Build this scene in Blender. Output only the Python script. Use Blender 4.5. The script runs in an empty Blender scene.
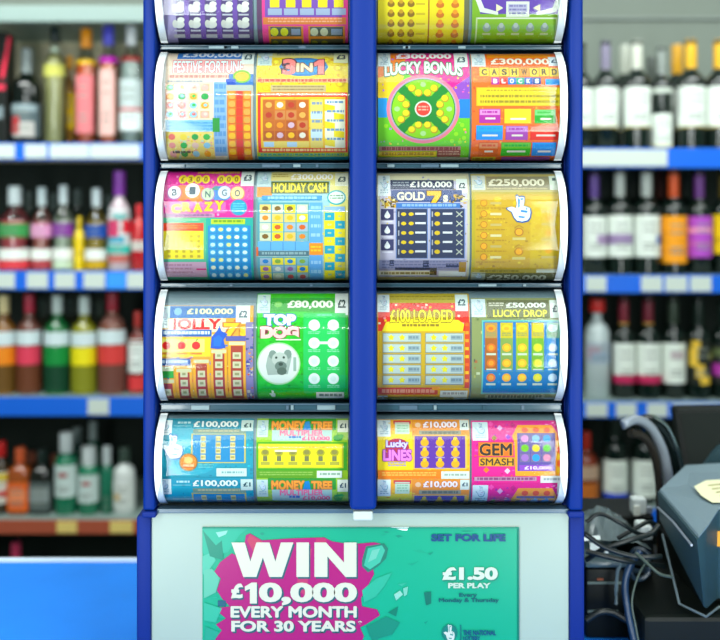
import bpy, bmesh, math, random
from mathutils import Vector, Matrix
random.seed(7)
S = bpy.context.scene
COL = S.collection
PI = math.pi
# ---------------------------------------------------------------- measures
# metres; the camera stands at y = -1, z = 1.5 and looks along +Y; one pixel of the photo is K metres per metre of distance
K, HZ, CZ = 1.08e-3, 215.0, 1.5
def X(px, d): return (px - 360) * K * d
def Z(py, d): return CZ - (py - HZ) * K * d
def P(px, py, d): return Vector((X(px, d), d - 1, Z(py, d)))

# ---------------------------------------------------------------- colours, materials
def lin(c):
    return c / 12.92 if c <= .04045 else ((c + .055) / 1.055) ** 2.4
def rgb(h):
    if not isinstance(h, str): return h
    h = h.lstrip('#')
    return tuple(lin(int(h[i:i + 2], 16) / 255) for i in (0, 2, 4)) + (1.0,)

def mat(name, col, rough=.5, metal=0, spec=.5, trans=0, coat=0, noise=0, nscale=30, bump=0, ior=1.45, alpha=1):
    m = bpy.data.materials.new(name); m.use_nodes = True
    nt = m.node_tree; b = nt.nodes['Principled BSDF']
    c = rgb(col)
    b.inputs['Base Color'].default_value = c
    b.inputs['Roughness'].default_value = rough
    b.inputs['Metallic'].default_value = metal
    b.inputs['Specular IOR Level'].default_value = spec
    b.inputs['Transmission Weight'].default_value = trans
    b.inputs['Coat Weight'].default_value = coat
    b.inputs['IOR'].default_value = ior
    b.inputs['Alpha'].default_value = alpha
    if noise or bump:
        tc = nt.nodes.new('ShaderNodeTexCoord'); n = nt.nodes.new('ShaderNodeTexNoise')
        n.inputs['Scale'].default_value = nscale; n.inputs['Detail'].default_value = 4
        nt.links.new(tc.outputs['Object'], n.inputs['Vector'])
        if noise:
            r = nt.nodes.new('ShaderNodeValToRGB')
            r.color_ramp.elements[0].position = .3; r.color_ramp.elements[1].position = .7
            r.color_ramp.elements[0].color = tuple(x * (1 - noise) for x in c[:3]) + (1,)
            r.color_ramp.elements[1].color = tuple(min(1, x * (1 + noise)) for x in c[:3]) + (1,)
            nt.links.new(n.outputs['Fac'], r.inputs['Fac']); nt.links.new(r.outputs['Color'], b.inputs['Base Color'])
        if bump:
            bp = nt.nodes.new('ShaderNodeBump'); bp.inputs['Strength'].default_value = bump; bp.inputs['Distance'].default_value = .002
            nt.links.new(n.outputs['Fac'], bp.inputs['Height']); nt.links.new(bp.outputs['Normal'], b.inputs['Normal'])
    return m

def print_mat(name, rough=.45, spec=.35):
    m = mat(name, '#ffffff', rough, spec=spec)
    a = m.node_tree.nodes.new('ShaderNodeAttribute'); a.attribute_name = 'ink'
    m.node_tree.links.new(a.outputs['Color'], m.node_tree.nodes['Principled BSDF'].inputs['Base Color'])
    return m

def clear_mat(name, tint, gloss_rough=.06, ior=1.45, base=0.0, boost=1.0):
    """thin clear plastic or glass: what lies behind shows through, the surface mirrors by its Fresnel curve"""
    m = bpy.data.materials.new(name); m.use_nodes = True
    nt = m.node_tree; nt.nodes.clear()
    o = nt.nodes.new('ShaderNodeOutputMaterial'); mx = nt.nodes.new('ShaderNodeMixShader')
    t = nt.nodes.new('ShaderNodeBsdfTransparent'); g = nt.nodes.new('ShaderNodeBsdfGlossy'); f = nt.nodes.new('ShaderNodeFresnel')
    t.inputs['Color'].default_value = rgb(tint); g.inputs['Roughness'].default_value = gloss_rough
    f.inputs['IOR'].default_value = ior
    ma = nt.nodes.new('ShaderNodeMath'); ma.operation = 'MULTIPLY_ADD'; ma.use_clamp = True
    ma.inputs[1].default_value = boost; ma.inputs[2].default_value = base
    nt.links.new(f.outputs[0], ma.inputs[0]); nt.links.new(ma.outputs[0], mx.inputs[0])
    nt.links.new(t.outputs[0], mx.inputs[1]); nt.links.new(g.outputs[0], mx.inputs[2]); nt.links.new(mx.outputs[0], o.inputs[0])
    return m

M = {}
M['print'] = print_mat('printed_card')
M['poster'] = print_mat('printed_poster', .3, .4)
M['label'] = print_mat('printed_label', .55, .3)
M['blue'] = mat('blue_lacquer', '#052672', .42, spec=.15)
M['blue_dk'] = mat('dark_blue_lacquer', '#08226c', .55, spec=.15)
M['white_panel'] = mat('white_laminate', '#8c9e95', .35, noise=.04, nscale=6)
M['rim'] = mat('white_glare_rim', '#f2f6f8', .3)  # white stands for the glare along the outer cover ends
M['tub'] = mat('smoky_tub_plastic', '#6a828a', .35)
M['tray'] = mat('dark_tray_plastic', '#2c4a58', .15, coat=.4)
M['tray_edge'] = mat('tray_edge', '#40586a', .25)
M['inside'] = mat('display_inside', '#12305a', .5)
M['clear'] = clear_mat('clear_cover_plastic', '#f6fafa', .085, 1.36, .014)
M['foot'] = mat('frosted_foot_plastic', '#c8d6d2', .3, trans=.3)
M['counter'] = mat('blue_counter', '#0a7ce4', .65, noise=.05, nscale=9)
M['counter_edge'] = mat('counter_edge', '#c9d9e8', .4)
M['counter_body'] = mat('counter_body', '#20304a', .6)
M['wall'] = mat('grey_wall', '#7e887e', .8, noise=.04, nscale=2)
M['ceiling'] = mat('ceiling_paint', '#cfd4d0', .8)
M['floor'] = mat('floor_tile', '#59605c', .5, noise=.1, nscale=4)
M['taupe'] = mat('taupe_back', '#e4d8b8', .7, noise=.05, nscale=8)
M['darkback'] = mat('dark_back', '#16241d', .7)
M['steel'] = mat('shelf_paint', '#8a9e98', .4)
M['strip'] = mat('blue_strip', '#1468e0', .35)
M['strip_or'] = mat('rust_strip', '#b4583e', .45)
M['ticket'] = mat('ticket_paper', '#cdd9cf', .6)
M['ticket_y'] = mat('ticket_yellow', '#f0d67a', .6)
M['ticket_b'] = mat('ticket_blue', '#2e9aff', .5)
M['black'] = mat('black_plastic', '#080f0c', .5, spec=.25)
M['blackgloss'] = mat('black_gloss', '#0a1212', .15, coat=.25)
M['grey_plastic'] = mat('blue_grey_plastic', '#71868f', .45, bump=.15, nscale=900)
M['grey_dark'] = mat('slate_plastic', '#28434a', .45, bump=.15, nscale=900)
M['silver'] = mat('silver_plastic', '#98a2ac', .35, metal=.3)
M['cable'] = mat('cable_rubber', '#101a1a', .4)
M['whiteplastic'] = mat('white_plastic', '#dfe8e4', .4)
M['paper'] = mat('paper_white', '#e8f2ee', .6)
M['screen'] = mat('dark_screen', '#07120e', .55, spec=.2)
M['orange_sticker'] = mat('orange_sticker', '#e59a1e', .5)
M['glass'] = clear_mat('clear_glass', '#f2f8f4', .04, 1.5, .03)
_liq = {}
def liquid(h):
    if h not in _liq: _liq[h] = mat('liquid_' + h.strip('#'), h, .3)
    return _liq[h]
_gl = {}
def darkglass(h):
    if h not in _gl: _gl[h] = mat('bottle_glass_' + h.strip('#'), h, .08, spec=.6, coat=.4)
    return _gl[h]
_pl = {}
def plastic(h, rough=.35):
    if h not in _pl: _pl[h] = mat('cap_' + h.strip('#'), h, rough)
    return _pl[h]

# ---------------------------------------------------------------- objects
WL = {}
def tag(o, label=None, cat=None, group=None, kind=None):
    if label: o['label'] = label
    if cat: o['category'] = cat
    if group: o['group'] = group
    if kind: o['kind'] = kind
    return o
def thing(name, loc, label, cat, group=None):
    o = bpy.data.objects.new(name, None); COL.objects.link(o); o.location = loc
    o.empty_display_size = .05
    WL[o] = Vector(loc)
    return tag(o, label, cat, group)
def obj(name, bm, mats, parent=None, origin=None, smooth=None):
    """link bm (in world metres) as one mesh; its own origin is its parent's"""
    org = WL[parent] if parent is not None else Vector(origin or (0, 0, 0))
    bmesh.ops.translate(bm, verts=bm.verts, vec=-org)
    me = bpy.data.meshes.new(name); bm.to_mesh(me); bm.free()
    for m in (mats if isinstance(mats, (list, tuple)) else [mats]): me.materials.append(m)
    o = bpy.data.objects.new(name, me); COL.objects.link(o)
    if parent is not None: o.parent = parent
    else: o.location = org
    WL[o] = org
    if smooth is not None:
        for p in me.polygons: p.use_smooth = True
        if smooth < 179: me.set_sharp_from_angle(angle=math.radians(smooth))
    return o
def box(bm, x0, x1, y0, y1, z0, z1, bev=0, seg=2):
    r = bmesh.ops.create_cube(bm, size=1)
    v = r['verts']
    bmesh.ops.scale(bm, vec=(x1 - x0, y1 - y0, z1 - z0), verts=v)
    bmesh.ops.translate(bm, vec=((x0 + x1) / 2, (y0 + y1) / 2, (z0 + z1) / 2), verts=v)
    if bev:
        e = list({e for q in v for e in q.link_edges})
        bmesh.ops.bevel(bm, geom=e, offset=bev, segments=seg, affect='EDGES', profile=.5)
    return bm
def nb(): return bmesh.new()
def bx(*a, **k): return box(nb(), *a, **k)
def prism(bm, top, bot):
    """closed solid between two rings of the same length"""
    a = [bm.verts.new(p) for p in top]; b = [bm.verts.new(p) for p in bot]
    n = len(a)
    bm.faces.new(a); bm.faces.new(b[::-1])
    for i in range(n): bm.faces.new((a[i], b[i], b[(i + 1) % n], a[(i + 1) % n]))
    bmesh.ops.recalc_face_normals(bm, faces=bm.faces)
    return bm
def tube(bm, pts, r, seg=8, rz=None, closed_ends=True):
    """sweep a round (or flattened) section along points"""
    pts = [Vector(p) for p in pts]; rings = []
    up = Vector((0, 0, 1))
    for i, p in enumerate(pts):
        t = (pts[min(i + 1, len(pts) - 1)] - pts[max(i - 1, 0)]).normalized()
        s = t.cross(up)
        if s.length < 1e-4: s = Vector((1, 0, 0))
        s.normalize(); u = s.cross(t).normalized()
        ra = r[i] if isinstance(r, (list, tuple)) else r
        rb = ra if rz is None else rz
        rings.append([bm.verts.new(p + s * ra * math.cos(2 * PI * k / seg) + u * rb * math.sin(2 * PI * k / seg)) for k in range(seg)])
    for a, b in zip(rings, rings[1:]):
        for k in range(seg): bm.faces.new((a[k], a[(k + 1) % seg], b[(k + 1) % seg], b[k]))
    if closed_ends: bm.faces.new(rings[0][::-1]); bm.faces.new(rings[-1])
    bmesh.ops.recalc_face_normals(bm, faces=bm.faces)
    return bm
def spline(pts, n=8):
    """Catmull-Rom through points"""
    p = [Vector(q) for q in pts]; p = [p[0] * 2 - p[1]] + p + [p[-1] * 2 - p[-2]]
    out = []
    for i in range(1, len(p) - 2):
        for k in range(n):
            t = k / n
            out.append(.5 * ((2 * p[i]) + (p[i + 1] - p[i - 1]) * t + (2 * p[i - 1] - 5 * p[i] + 4 * p[i + 1] - p[i + 2]) * t * t
                             + (3 * p[i] - p[i - 1] - 3 * p[i + 1] + p[i + 2]) * t ** 3))
    out.append(p[-2]); return out

# ---------------------------------------------------------------- printing: flat shapes that become one inked mesh
_tc = {}
def text_mesh(s, off):
    k = (s, off)
    if k not in _tc:
        c = bpy.data.curves.new('lettering', 'FONT'); c.body = s; c.resolution_u = 4; c.offset = off
        o = bpy.data.objects.new('lettering', c)
        COL.objects.link(o)
        me = o.to_mesh()
        vs = [tuple(v.co[:2]) for v in me.vertices]; fs = [tuple(p.vertices) for p in me.polygons]
        o.to_mesh_clear(); bpy.data.objects.remove(o); bpy.data.curves.remove(c)
        _tc[k] = (vs, fs)
    return _tc[k]

class Print:
    """drawn in card units with y downward; each call lays the next film of ink on the one before"""
    def __init__(s, x0, y0, x1, y1, base):
        s.b = (x0, y0, x1, y1); s.bm = nb(); s.ink = s.bm.faces.layers.float_color.new('ink'); s.n = 0
        s.R(x0, y0, x1, y1, base)
    def face(s, pts, c, n=None):
        n = s.n if n is None else n
        f = s.bm.faces.new([s.bm.verts.new((p[0], -n, -p[1])) for p in pts]); f[s.ink] = c
    def G(s, pts, c):
        s.face(pts, rgb(c)); s.n += 1; return s
    def R(s, x0, y0, x1, y1, c): return s.G([(x0, y0), (x0, y1), (x1, y1), (x1, y0)], c)
    def Rs(s, rects, c):
        for (x0, y0, x1, y1) in rects: s.face([(x0, y0), (x0, y1), (x1, y1), (x1, y0)], rgb(c))
        s.n += 1; return s
    def E(s, cx, cy, rx, ry, c, n=20):
        return s.G([(cx + rx * math.cos(-2 * PI * k / n), cy + ry * math.sin(-2 * PI * k / n)) for k in range(n)], c)
    def Es(s, cs, rx, ry, c, n=12):
        for cx, cy in cs: s.face([(cx + rx * math.cos(-2 * PI * k / n), cy + ry * math.sin(-2 * PI * k / n)) for k in range(n)], rgb(c))
        s.n += 1; return s
    def L(s, x0, y0, x1, y1, w, c):
        dx, dy = x1 - x0, y1 - y0; l = math.hypot(dx, dy); nx, ny = -dy / l * w / 2, dx / l * w / 2
        return s.G([(x0 + nx, y0 + ny), (x1 + nx, y1 + ny), (x1 - nx, y1 - ny), (x0 - nx, y0 - ny)], c)
    def T(s, x0, y0, x1, y1, txt, c, bold=.025, out=None, ow=.05, arc=0):
        shift = any(q in 'MWN' for q in txt)      # sharp-cornered letters thicken by overprinting
        v0, _ = text_mesh(txt, 0 if shift else bold)
        xs = [v[0] for v in v0]; ys = [v[1] for v in v0]
        ax, bx_, ay, by = min(xs), max(xs), min(ys), max(ys)
        jobs = [(out, bold + ow)] if out else []
        jobs.append((c, bold))
        for cc, off in jobs:
            vs, fs = text_mesh(txt, 0 if shift else off); r = rgb(cc)
            for dx, dy in ([(0, 0)] if not shift else [(off * math.cos(k * PI / 4), off * math.sin(k * PI / 4)) for k in range(8)] + [(0, 0)]):
                q = []
                for v in vs:
                    u = (v[0] + dx - ax) / (bx_ - ax); w = (v[1] + dy - ay) / (by - ay)
                    q.append((x0 + u * (x1 - x0), y1 - w * (y1 - y0) - arc * (1 - (2 * u - 1) ** 2)))
                for f in fs: s.face([q[i] for i in f], r)
                s.n += .25
            s.n += 1
        return s
    def lines(s, x0, y0, x1, y1, n, c, duty=.5):
        """rows of print too small to read"""
        h = (y1 - y0) / n
        rr = random.Random(int(x0 * 7 + y0 * 13))
        rs = []
        for i in range(n):
            x = x0
            while x < x1 - .5:
                w = min(rr.uniform(1.2, 5), x1 - x); rs.append((x, y0 + i * h, x + w, y0 + i * h + h * duty)); x += w + .8
        return s.Rs(rs, c)
    def cells(s, xs, ys, w, h, cols, seed=1):
        rr = random.Random(seed)
        for i, y in enumerate(ys):
            for j, x in enumerate(xs):
                c = rr.choice(cols) if isinstance(cols, (list, tuple)) else cols
                s.face([(x, y), (x, y + h), (x + w, y + h), (x + w, y)], rgb(c))
        s.n += 1; return s
    def speck(s, x0, y0, x1, y1, n, cols, a=.8, b=3, seed=1):
        rr = random.Random(seed)
        for k in range(n):
            x, y, w, h = rr.uniform(x0, x1 - a), rr.uniform(y0, y1 - a), rr.uniform(a, b), rr.uniform(a, b) * .8
            if k % 2: s.face([(x, y), (x, min(y + h, y1)), (min(x + w, x1), min(y + h, y1)), (min(x + w, x1), y)], rgb(rr.choice(cols)), s.n + k * .02)
            else: s.face([(x + w * .5, y), (x, y + h * .6), (x + w * .5, y + h), (x + w, y + h * .5)], rgb(rr.choice(cols)), s.n + k * .02)
        s.n += 1 + n * .02; return s
    HAND = [(70, 345), (130, 330), (185, 350), (200, 290), (185, 200), (205, 180), (230, 205), (270, 198), (300, 210), (300, 260), (285, 320),
            (330, 330), (370, 350), (382, 400), (370, 470), (340, 510), (270, 527), (200, 515), (160, 470), (130, 400), (70, 362)]
    def hand(s, x0, y0, x1, y1, fill='#eef6ff', line='#2f4f8c', ac='#4a86c8', edge=1.12):
        def m(p, k=1.0):
            u = ((p[0] - 226) * k + 226 - 70) / 312; v = ((p[1] - 353) * k + 353 - 180) / 347
            return (x0 + u * (x1 - x0), y0 + v * (y1 - y0))
        if line: s.G([m(p, edge) for p in s.HAND], line)
        s.G([m(p) for p in s.HAND], fill)
        for a in ([(215, 210), (240, 230), (235, 330), (215, 345)], [(245, 215), (290, 218), (285, 235), (250, 240)],
                  [(250, 370), (345, 385), (335, 412), (250, 400)], [(215, 450), (315, 462), (290, 482), (225, 475)],
                  [(320, 340), (340, 345), (335, 372), (318, 366)]):
            s.G([m(p) for p in a], ac)
        return s
    def logo(s, x0, y0, x1, y1, bg='#eaf3f3'):
        s.R(x0, y0, x1, y1, bg); w, h = x1 - x0, y1 - y0
        s.hand(x0 + w * .25, y0 + h * .1, x0 + w * .75, y0 + h * .6, '#dbeaf2', '#7fa4b8', '#b7a9c4', 1.2)
        s.lines(x0 + w * .2, y0 + h * .68, x0 + w * .85, y0 + h * .92, 2, '#9fb4bf')
        return s
    def price(s, x0, y0, x1, y1, t, c='#3d5560', bg='#eef4ee'):
        s.R(x0, y0, x1, y1, bg); w, h = x1 - x0, y1 - y0
        return s.T(x0 + w * .2, y0 + h * .28, x0 + w * .82, y0 + h * .68, t, c, .04)
    def make(s, name, mapper, material, step, label, cat, group, origin, parent=None, tone=1, sat=1):
        bm = s.bm
        for f in bm.faces:
            c = f[s.ink]; l = .21 * c[0] + .72 * c[1] + .07 * c[2]
            f[s.ink] = [max(0, min(1, (l + sat * (q - l)) * tone)) for q in c[:3]] + [1]
        x0, y0, x1, y1 = s.b
        for co, no in (((x0, 0, 0), (-1, 0, 0)), ((x1, 0, 0), (1, 0, 0)), ((0, 0, -y0), (0, 0, 1)), ((0, 0, -y1), (0, 0, -1))):
            bmesh.ops.bisect_plane(bm, geom=bm.verts[:] + bm.edges[:] + bm.faces[:], plane_co=co, plane_no=no, clear_outer=True)
        if step:
            y = y0 + step
            while y < y1:
                bmesh.ops.bisect_plane(bm, geom=bm.verts[:] + bm.edges[:] + bm.faces[:], plane_co=(0, 0, -y), plane_no=(0, 0, 1)); y += step
        # the card's blank back
        bk = [f for f in bm.faces if all(abs(v.co.y) < 1e-6 for v in f.verts)]
        for f in bk:
            g = bm.faces.new([bm.verts.new((v.co.x, 20, v.co.z)) for v in reversed(f.verts)]); g[s.ink] = rgb('#d8d8d4')
        for v in bm.verts: v.co = mapper(v.co.x, -v.co.z, v.co.y)
        bm.normal_update()
        for f in bm.faces:
            pass
        o = obj(name, bm, material, parent, origin)
        return tag(o, label, cat, group) if label else o
# ================================================================ camera, render look
cam = bpy.data.cameras.new('camera'); co = bpy.data.objects.new('camera', cam); COL.objects.link(co)
co.location = (0, -1, CZ); co.rotation_euler = (PI / 2, 0, 0)
cam.sensor_width = 36; cam.lens = 36 / (720 * K); cam.shift_y = -(320 - HZ) / 720
cam.dof.use_dof = True; cam.dof.focus_distance = 1.01; cam.dof.aperture_fstop = 3.6
cam.clip_start = .05
S.camera = co
S.view_settings.view_transform = 'Standard'; S.view_settings.look = 'None'; S.view_settings.gamma = 1; S.view_settings.use_curve_mapping = False
S.view_settings.exposure = 0.33
S.cycles.max_bounces = 8; S.cycles.transparent_max_bounces = 24; S.cycles.sample_clamp_indirect = 4; S.cycles.caustics_reflective = False; S.cycles.caustics_refractive = False
w = bpy.data.worlds.new('world'); S.world = w; w.use_nodes = True
w.node_tree.nodes['Background'].inputs[0].default_value = (.42, .62, .56, 1); w.node_tree.nodes['Background'].inputs[1].default_value = .22

def area(name, loc, target, sx, sy, watt, col=(1, 1, 1)):
    l = bpy.data.lights.new(name, 'AREA'); l.shape = 'RECTANGLE'; l.size = sx; l.size_y = sy; l.energy = watt; l.color = col
    o = bpy.data.objects.new(name, l); COL.objects.link(o); o.location = loc
    o.rotation_euler = (Vector(target) - Vector(loc)).to_track_quat('-Z', 'Y').to_euler()
    return o
area('left_glare_light', (-.74, -1.6, 1.5), (-.74, 5, 1.5), .46, 2.4, 40, (.93, 1, .98))  # unseen light added for the white wash on the covers' left ends
area('right_glare_light', (.78, -1.6, 1.5), (.78, 5, 1.5), .46, 2.4, 34, (.93, 1, .98))  # unseen twin, added for the wash on the right cover ends
area('ceiling_fill_light', (0, -.7, 2.9), (0, -.5, 1.3), 2.6, 1.7, 38, (.96, 1, .98))  # unseen overhead fill, added to brighten the cards' upper curves
area('ceiling_tube_light', (-.28, -2.4, 2.35), (-.1, 0, 1.4), .55, .035, 2.6, (.96, 1, 1))
area('aisle_light', (-1.1, 1.0, 2.7), (-1.1, 1.9, 1.3), 1.6, .25, 19, (.95, 1, .97))
area('aisle_light', (1.1, 1.0, 2.7), (1.1, 1.9, 1.3), 1.6, .25, 16, (.95, 1, .97))

# ================================================================ room
def structure(name, bm, m): return tag(obj(name, bm, m), kind='structure')
structure('floor', bx(-3, 3, -2.6, 2.4, -.1, 0), M['floor'])
structure('ceiling', bx(-3, 3, -2.6, 2.4, 2.95, 3.05), M['ceiling'])
structure('wall_back', bx(-3, 3, 2.25, 2.4, 0, 2.95), M['wall'])
structure('trim_1', bx(-3, 3, 2.235, 2.25, Z(19.5, 3.24), Z(17, 3.24)), mat('trim_grey', '#88928c', .6))

# ================================================================ shelving behind
DS, DB = 2.72, 2.80                                  # shelf fronts, bottle rows (distance from the camera)
def shelving(label, xa, xb, rows, strips, tickets, back_top):
    """rows: (edge top py, edge bottom py)"""
    t = thing('shelving_unit', ((xa + xb) / 2, 2.0, 0), label, 'shelves')
    ytop = back_top
    obj('back_panel', bx(xa, xb, 2.18, 2.21, .05, Z(rows[0][0], DS) - .03), M['darkback'], t)  # shade between the shelf rows is put into this dark colour
    if back_top: obj('upper_back_panel', bx(xa, xb, 2.18, 2.21, Z(rows[0][0], DS) - .029, back_top), M['taupe'], t)
    for x in (xa - .031, xb + .001): obj('upright', bx(x, x + .03, 1.75, 2.21, 0, back_top or Z(rows[0][0], DS) + .02), M['steel'], t)
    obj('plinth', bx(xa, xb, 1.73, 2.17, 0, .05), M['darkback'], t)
    tops = []
    for (a, b), sm, tk in zip(rows, strips, tickets):
        zt, zb = Z(a, DS), Z(b, DS)
        s = obj('shelf', bx(xa, xb, DS - 1 + .004, 2.175, zt - .022, zt - .002, bev=.002), M['steel'], t)
        obj('price_strip', bx(xa, xb, DS - 1, DS - 1 + .0035, zb, zt, bev=.001), sm, s)
        for (p0, p1, m) in tk:
            obj('price_ticket', bx(X(p0, DS), X(p1, DS), DS - 1.003, DS - 1.0003, zb + (zt - zb) * .1, zt - (zt - zb) * .08), M[m], s)
        tops.append(zt - .002)
    return t, tops
tk = 'ticket'
LS, ltop = shelving('tall shelving of spirits with a pale canopy over bright coloured bottles', X(-70, DS), X(225, DS),
    [(143, 160), (271, 290), (397, 416), (520, 534)],
    [M['strip'], M['strip'], M['strip'], M['strip_or']],
    [[(-30, 15, tk), (25, 47, tk), (50, 89, tk), (90, 140, tk)], [(-20, 15, tk), (27, 48, tk), (55, 75, tk), (84, 105, tk), (107, 126, 'ticket_b'), (127, 146, tk)],
     [(88, 109, tk), (-60, -40, tk)], [(57, 77, 'ticket_y'), (110, 133, 'ticket_y')]], Z(10, DS))
cn = obj('canopy', bx(X(-70, DS), X(225, DS), 1.66, 1.68, Z(22, 2.66), Z(5, 2.66), bev=.004), M['steel'], LS)
obj('canopy_board', bx(X(-70, DS), X(225, DS), 1.681, 2.17, Z(9, 2.66), Z(6, 2.66)), M['steel'], cn)
RS, rtop = shelving('wine shelving with blue price strips below a bare grey wall', X(505, DS), X(800, DS),
    [(148, 168), (275, 293), (402, 418), (509, 527)],
    [M['strip']] * 4,
    [[(560, 667, tk)], [(586, 606, tk), (641, 662, tk), (665, 687, tk), (690, 711, tk)],  # the long top-row ticket stands for a white reflection on the strip
     [(586, 607, tk), (616, 636, tk), (647, 667, tk), (672, 730, 'ticket')], [(600, 620, tk)]], None)

# ================================================================ bottles
PROF = {
 'wine': [(0, .9), (.01, 1), (.60, 1), (.655, .92), (.69, .68), (.72, .46), (.77, .37), (.96, .36), (.962, .42), (1, .42)],
 'spirit': [(0, .92), (.015, 1), (.57, 1), (.64, .88), (.70, .56), (.74, .38), (1, .34)],
 'tall': [(0, .92), (.01, 1), (.68, 1), (.74, .82), (.78, .48), (.82, .37), (1, .34)],
 'broad': [(0, .95), (.02, 1), (.64, 1), (.71, .8), (.75, .45), (.8, .38), (1, .36)],
 'slope': [(0, .95), (.02, 1), (.45, .98), (.62, .85), (.74, .5), (.8, .36), (1, .34)],
}
def rad(prof, f):
    for (a, ra), (b, rb) in zip(prof, prof[1:]):
        if a <= f <= b: return ra + (rb - ra) * (f - a) / max(b - a, 1e-6)
    return prof[-1][1]
def sq(a, n):
    return 1.0 if not n else 1 / ((abs(math.cos(a)) ** n + abs(math.sin(a)) ** n) ** (1 / n))
def lathe(c, prof, H, R, seg=28, n=0):
    bm = nb(); rings = []
    for f, r in prof:
        k = n if r > .7 else 0
        rings.append([bm.verts.new((c[0] + R * r * sq(2 * PI * i / seg, k) * math.cos(2 * PI * i / seg), c[1] + R * r * sq(2 * PI * i / seg, k) * math.sin(2 * PI * i / seg), c[2] + H * f)) for i in range(seg)])
    for a, b in zip(rings, rings[1:]):
        for i in range(seg): bm.faces.new((a[i], a[(i + 1) % seg], b[(i + 1) % seg], b[i]))
    bm.faces.new(rings[0][::-1]); bm.faces.new(rings[-1])
    return bm
def wrap(c, prof, H, R, f0, f1, bands, n=0, half=78, ink_lines=True):
    """a label that follows the bottle's front; bands = [(from, to, colour)] of its height"""
    bm = nb(); ink = bm.faces.layers.float_color.new('ink'); seg = 16
    def ring(f, k):
        out = []
        for i in range(seg + 1):
            a = -PI / 2 + math.radians(-half + 2 * half * i / seg); r = R * rad(prof, f) * sq(a, n) + k
            out.append((c[0] + r * math.cos(a), c[1] + r * math.sin(a), c[2] + H * f))
        return out
    def strip(g0, g1, col, k, i0=0, i1=seg):
        m = max(1, int((g1 - g0) / .08))
        for q in range(m):
            a, b = ring(g0 + (g1 - g0) * q / m, k), ring(g0 + (g1 - g0) * (q + 1) / m, k)
            for i in range(i0, i1):
                f = bm.faces.new([bm.verts.new(p) for p in (a[i], a[i + 1], b[i + 1], b[i])]); f[ink] = rgb(col)
    strip(f0, f1, bands[0][2], .0008)
    L = f1 - f0
    for j, b in enumerate(bands[1:]):
        strip(f0 + L * b[0], f0 + L * b[1], b[2], .0011 + .0002 * j, *(b[3:] if len(b) > 3 else ()))
    if ink_lines:
        for g in (.78, .62, .3, .2):
            if L > .15: strip(f0 + L * g, f0 + L * (g + .035), '#8d958c', .0016, 5, 11)
    return bm
_at = {}
def bottle(name, kind, cx, yt, w, zt, label, glass='#0d1c15', liq=None, fill=.62, cap=None, capspan=(.8, 1.0), capr=.40, labels=(), group=None, d=DB, n=0, half=78, collar=None, cat='bottle'):
    H = Z(yt, d) - zt; R = w * K * d / 2 * .985; c = (X(cx, d), d - 1, zt + .0005); prof = PROF[kind]
    t = thing(name, c, label, cat, group)
    if liq:
        obj('glass', lathe(c, prof, H, R, n=n), M['glass'], t, smooth=50)
        pr = [(max(f, .02), r * .93) for f, r in prof if f < fill] + [(fill, rad(prof, fill) * .93)]
        obj('liquid', lathe(c, pr, H, R, n=n), liquid(liq), t, smooth=50)
    else:
        obj('glass', lathe(c, prof, H, R, n=n), darkglass(glass), t, smooth=50)
    if cap:
        a, b = capspan
        ra = capr; obj('cap', lathe(c, [(a, ra * .98), (a + .004, ra), (b - .01, ra), (b + .006, ra * .93)], H, R), plastic(cap), t, smooth=40)
    if collar:
        a, b, ch = collar; q = [(a, max(rad(prof, a), .36) * 1.04), (b, max(rad(prof, b), .36) * 1.06)]
        obj('neck_label', lathe(c, q, H, R), plastic(ch), t, smooth=40)
    for i, lb in enumerate(labels):
        obj('label' if i == 0 else 'label_band', wrap(c, prof, H, R, lb[0], lb[1], [(0, 1, lb[2])] + list(lb[3:]), n=n, half=half, ink_lines=(i == 0)), M['label'], t)
    return t

A, Bz, Cz, Dz = ltop
gA, gB, gC, gD = 'spirits on the top liquor shelf', 'flavoured spirits on the second liquor shelf', 'spirits on the third liquor shelf', 'bottles on the low liquor shelf'
# --- top liquor shelf
bx_ = thing('gift_box', (X(2, DB), 1.8, A), 'black gift box with a slanting red stripe, end of the top liquor shelf', 'box', gA)
obj('carton', bx(X(-14, DB), X(11, DB), 1.76, 1.84, A + .0005, Z(34, DB), bev=.003), plastic('#101512'), bx_)
b = nb(); f = [P(0, 78, DB - .0415), P(4, 78, DB - .0415), P(11, 38, DB - .0415), P(8, 36, DB - .0415)]
prism(b, [v + Vector((0, .001, 0)) for v in f], f); obj('red_stripe', b, plastic('#e02a48'), bx_)
obj('red_band', bx(X(-12, DB), X(10.5, DB), 1.758, 1.7597, Z(92, DB), Z(86, DB)), plastic('#d0304a'), bx_)
obj('grey_print', bx(X(-8, DB), X(8, DB), 1.758, 1.7597, Z(120, DB), Z(108, DB)), plastic('#7d8c90'), bx_)
bottle('spirit_bottle', 'spirit', 27, 48, 29, A, 'black bottle with grey neck and pale label with red seal, beside black gift box', '#0b120f', cap='#8f9a98', capspan=(.72, .98), labels=[(.08, .42, '#56666a', (.0, .45, '#b9b6b0', 4, 13), (.1, .6, '#b83a3c', 3, 7), (.75, .95, '#8fa0a4', 2, 14))], group=gA)
bottle('liqueur_bottle', 'tall', 55, 28, 22, A, 'tall slim bottle of pale yellow liqueur with a dark cap', liq='#d8cf8c', fill=.76, cap='#20302e', capspan=(.88, 1), capr=.46, collar=(.79, .83, '#cfe0c8'), labels=[(.58, .68, '#c9c860')], group=gA)
bottle('liqueur_bottle', 'slope', 69.6, 57, 14, A, 'narrow amber bottle tucked between pale yellow and orange capped bottles', liq='#f09c18', fill=.85, cap='#f0a818', capspan=(.86, 1), capr=.5, labels=[(.2, .6, '#e0b418')], group=gA, d=DB + .075)
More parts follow.
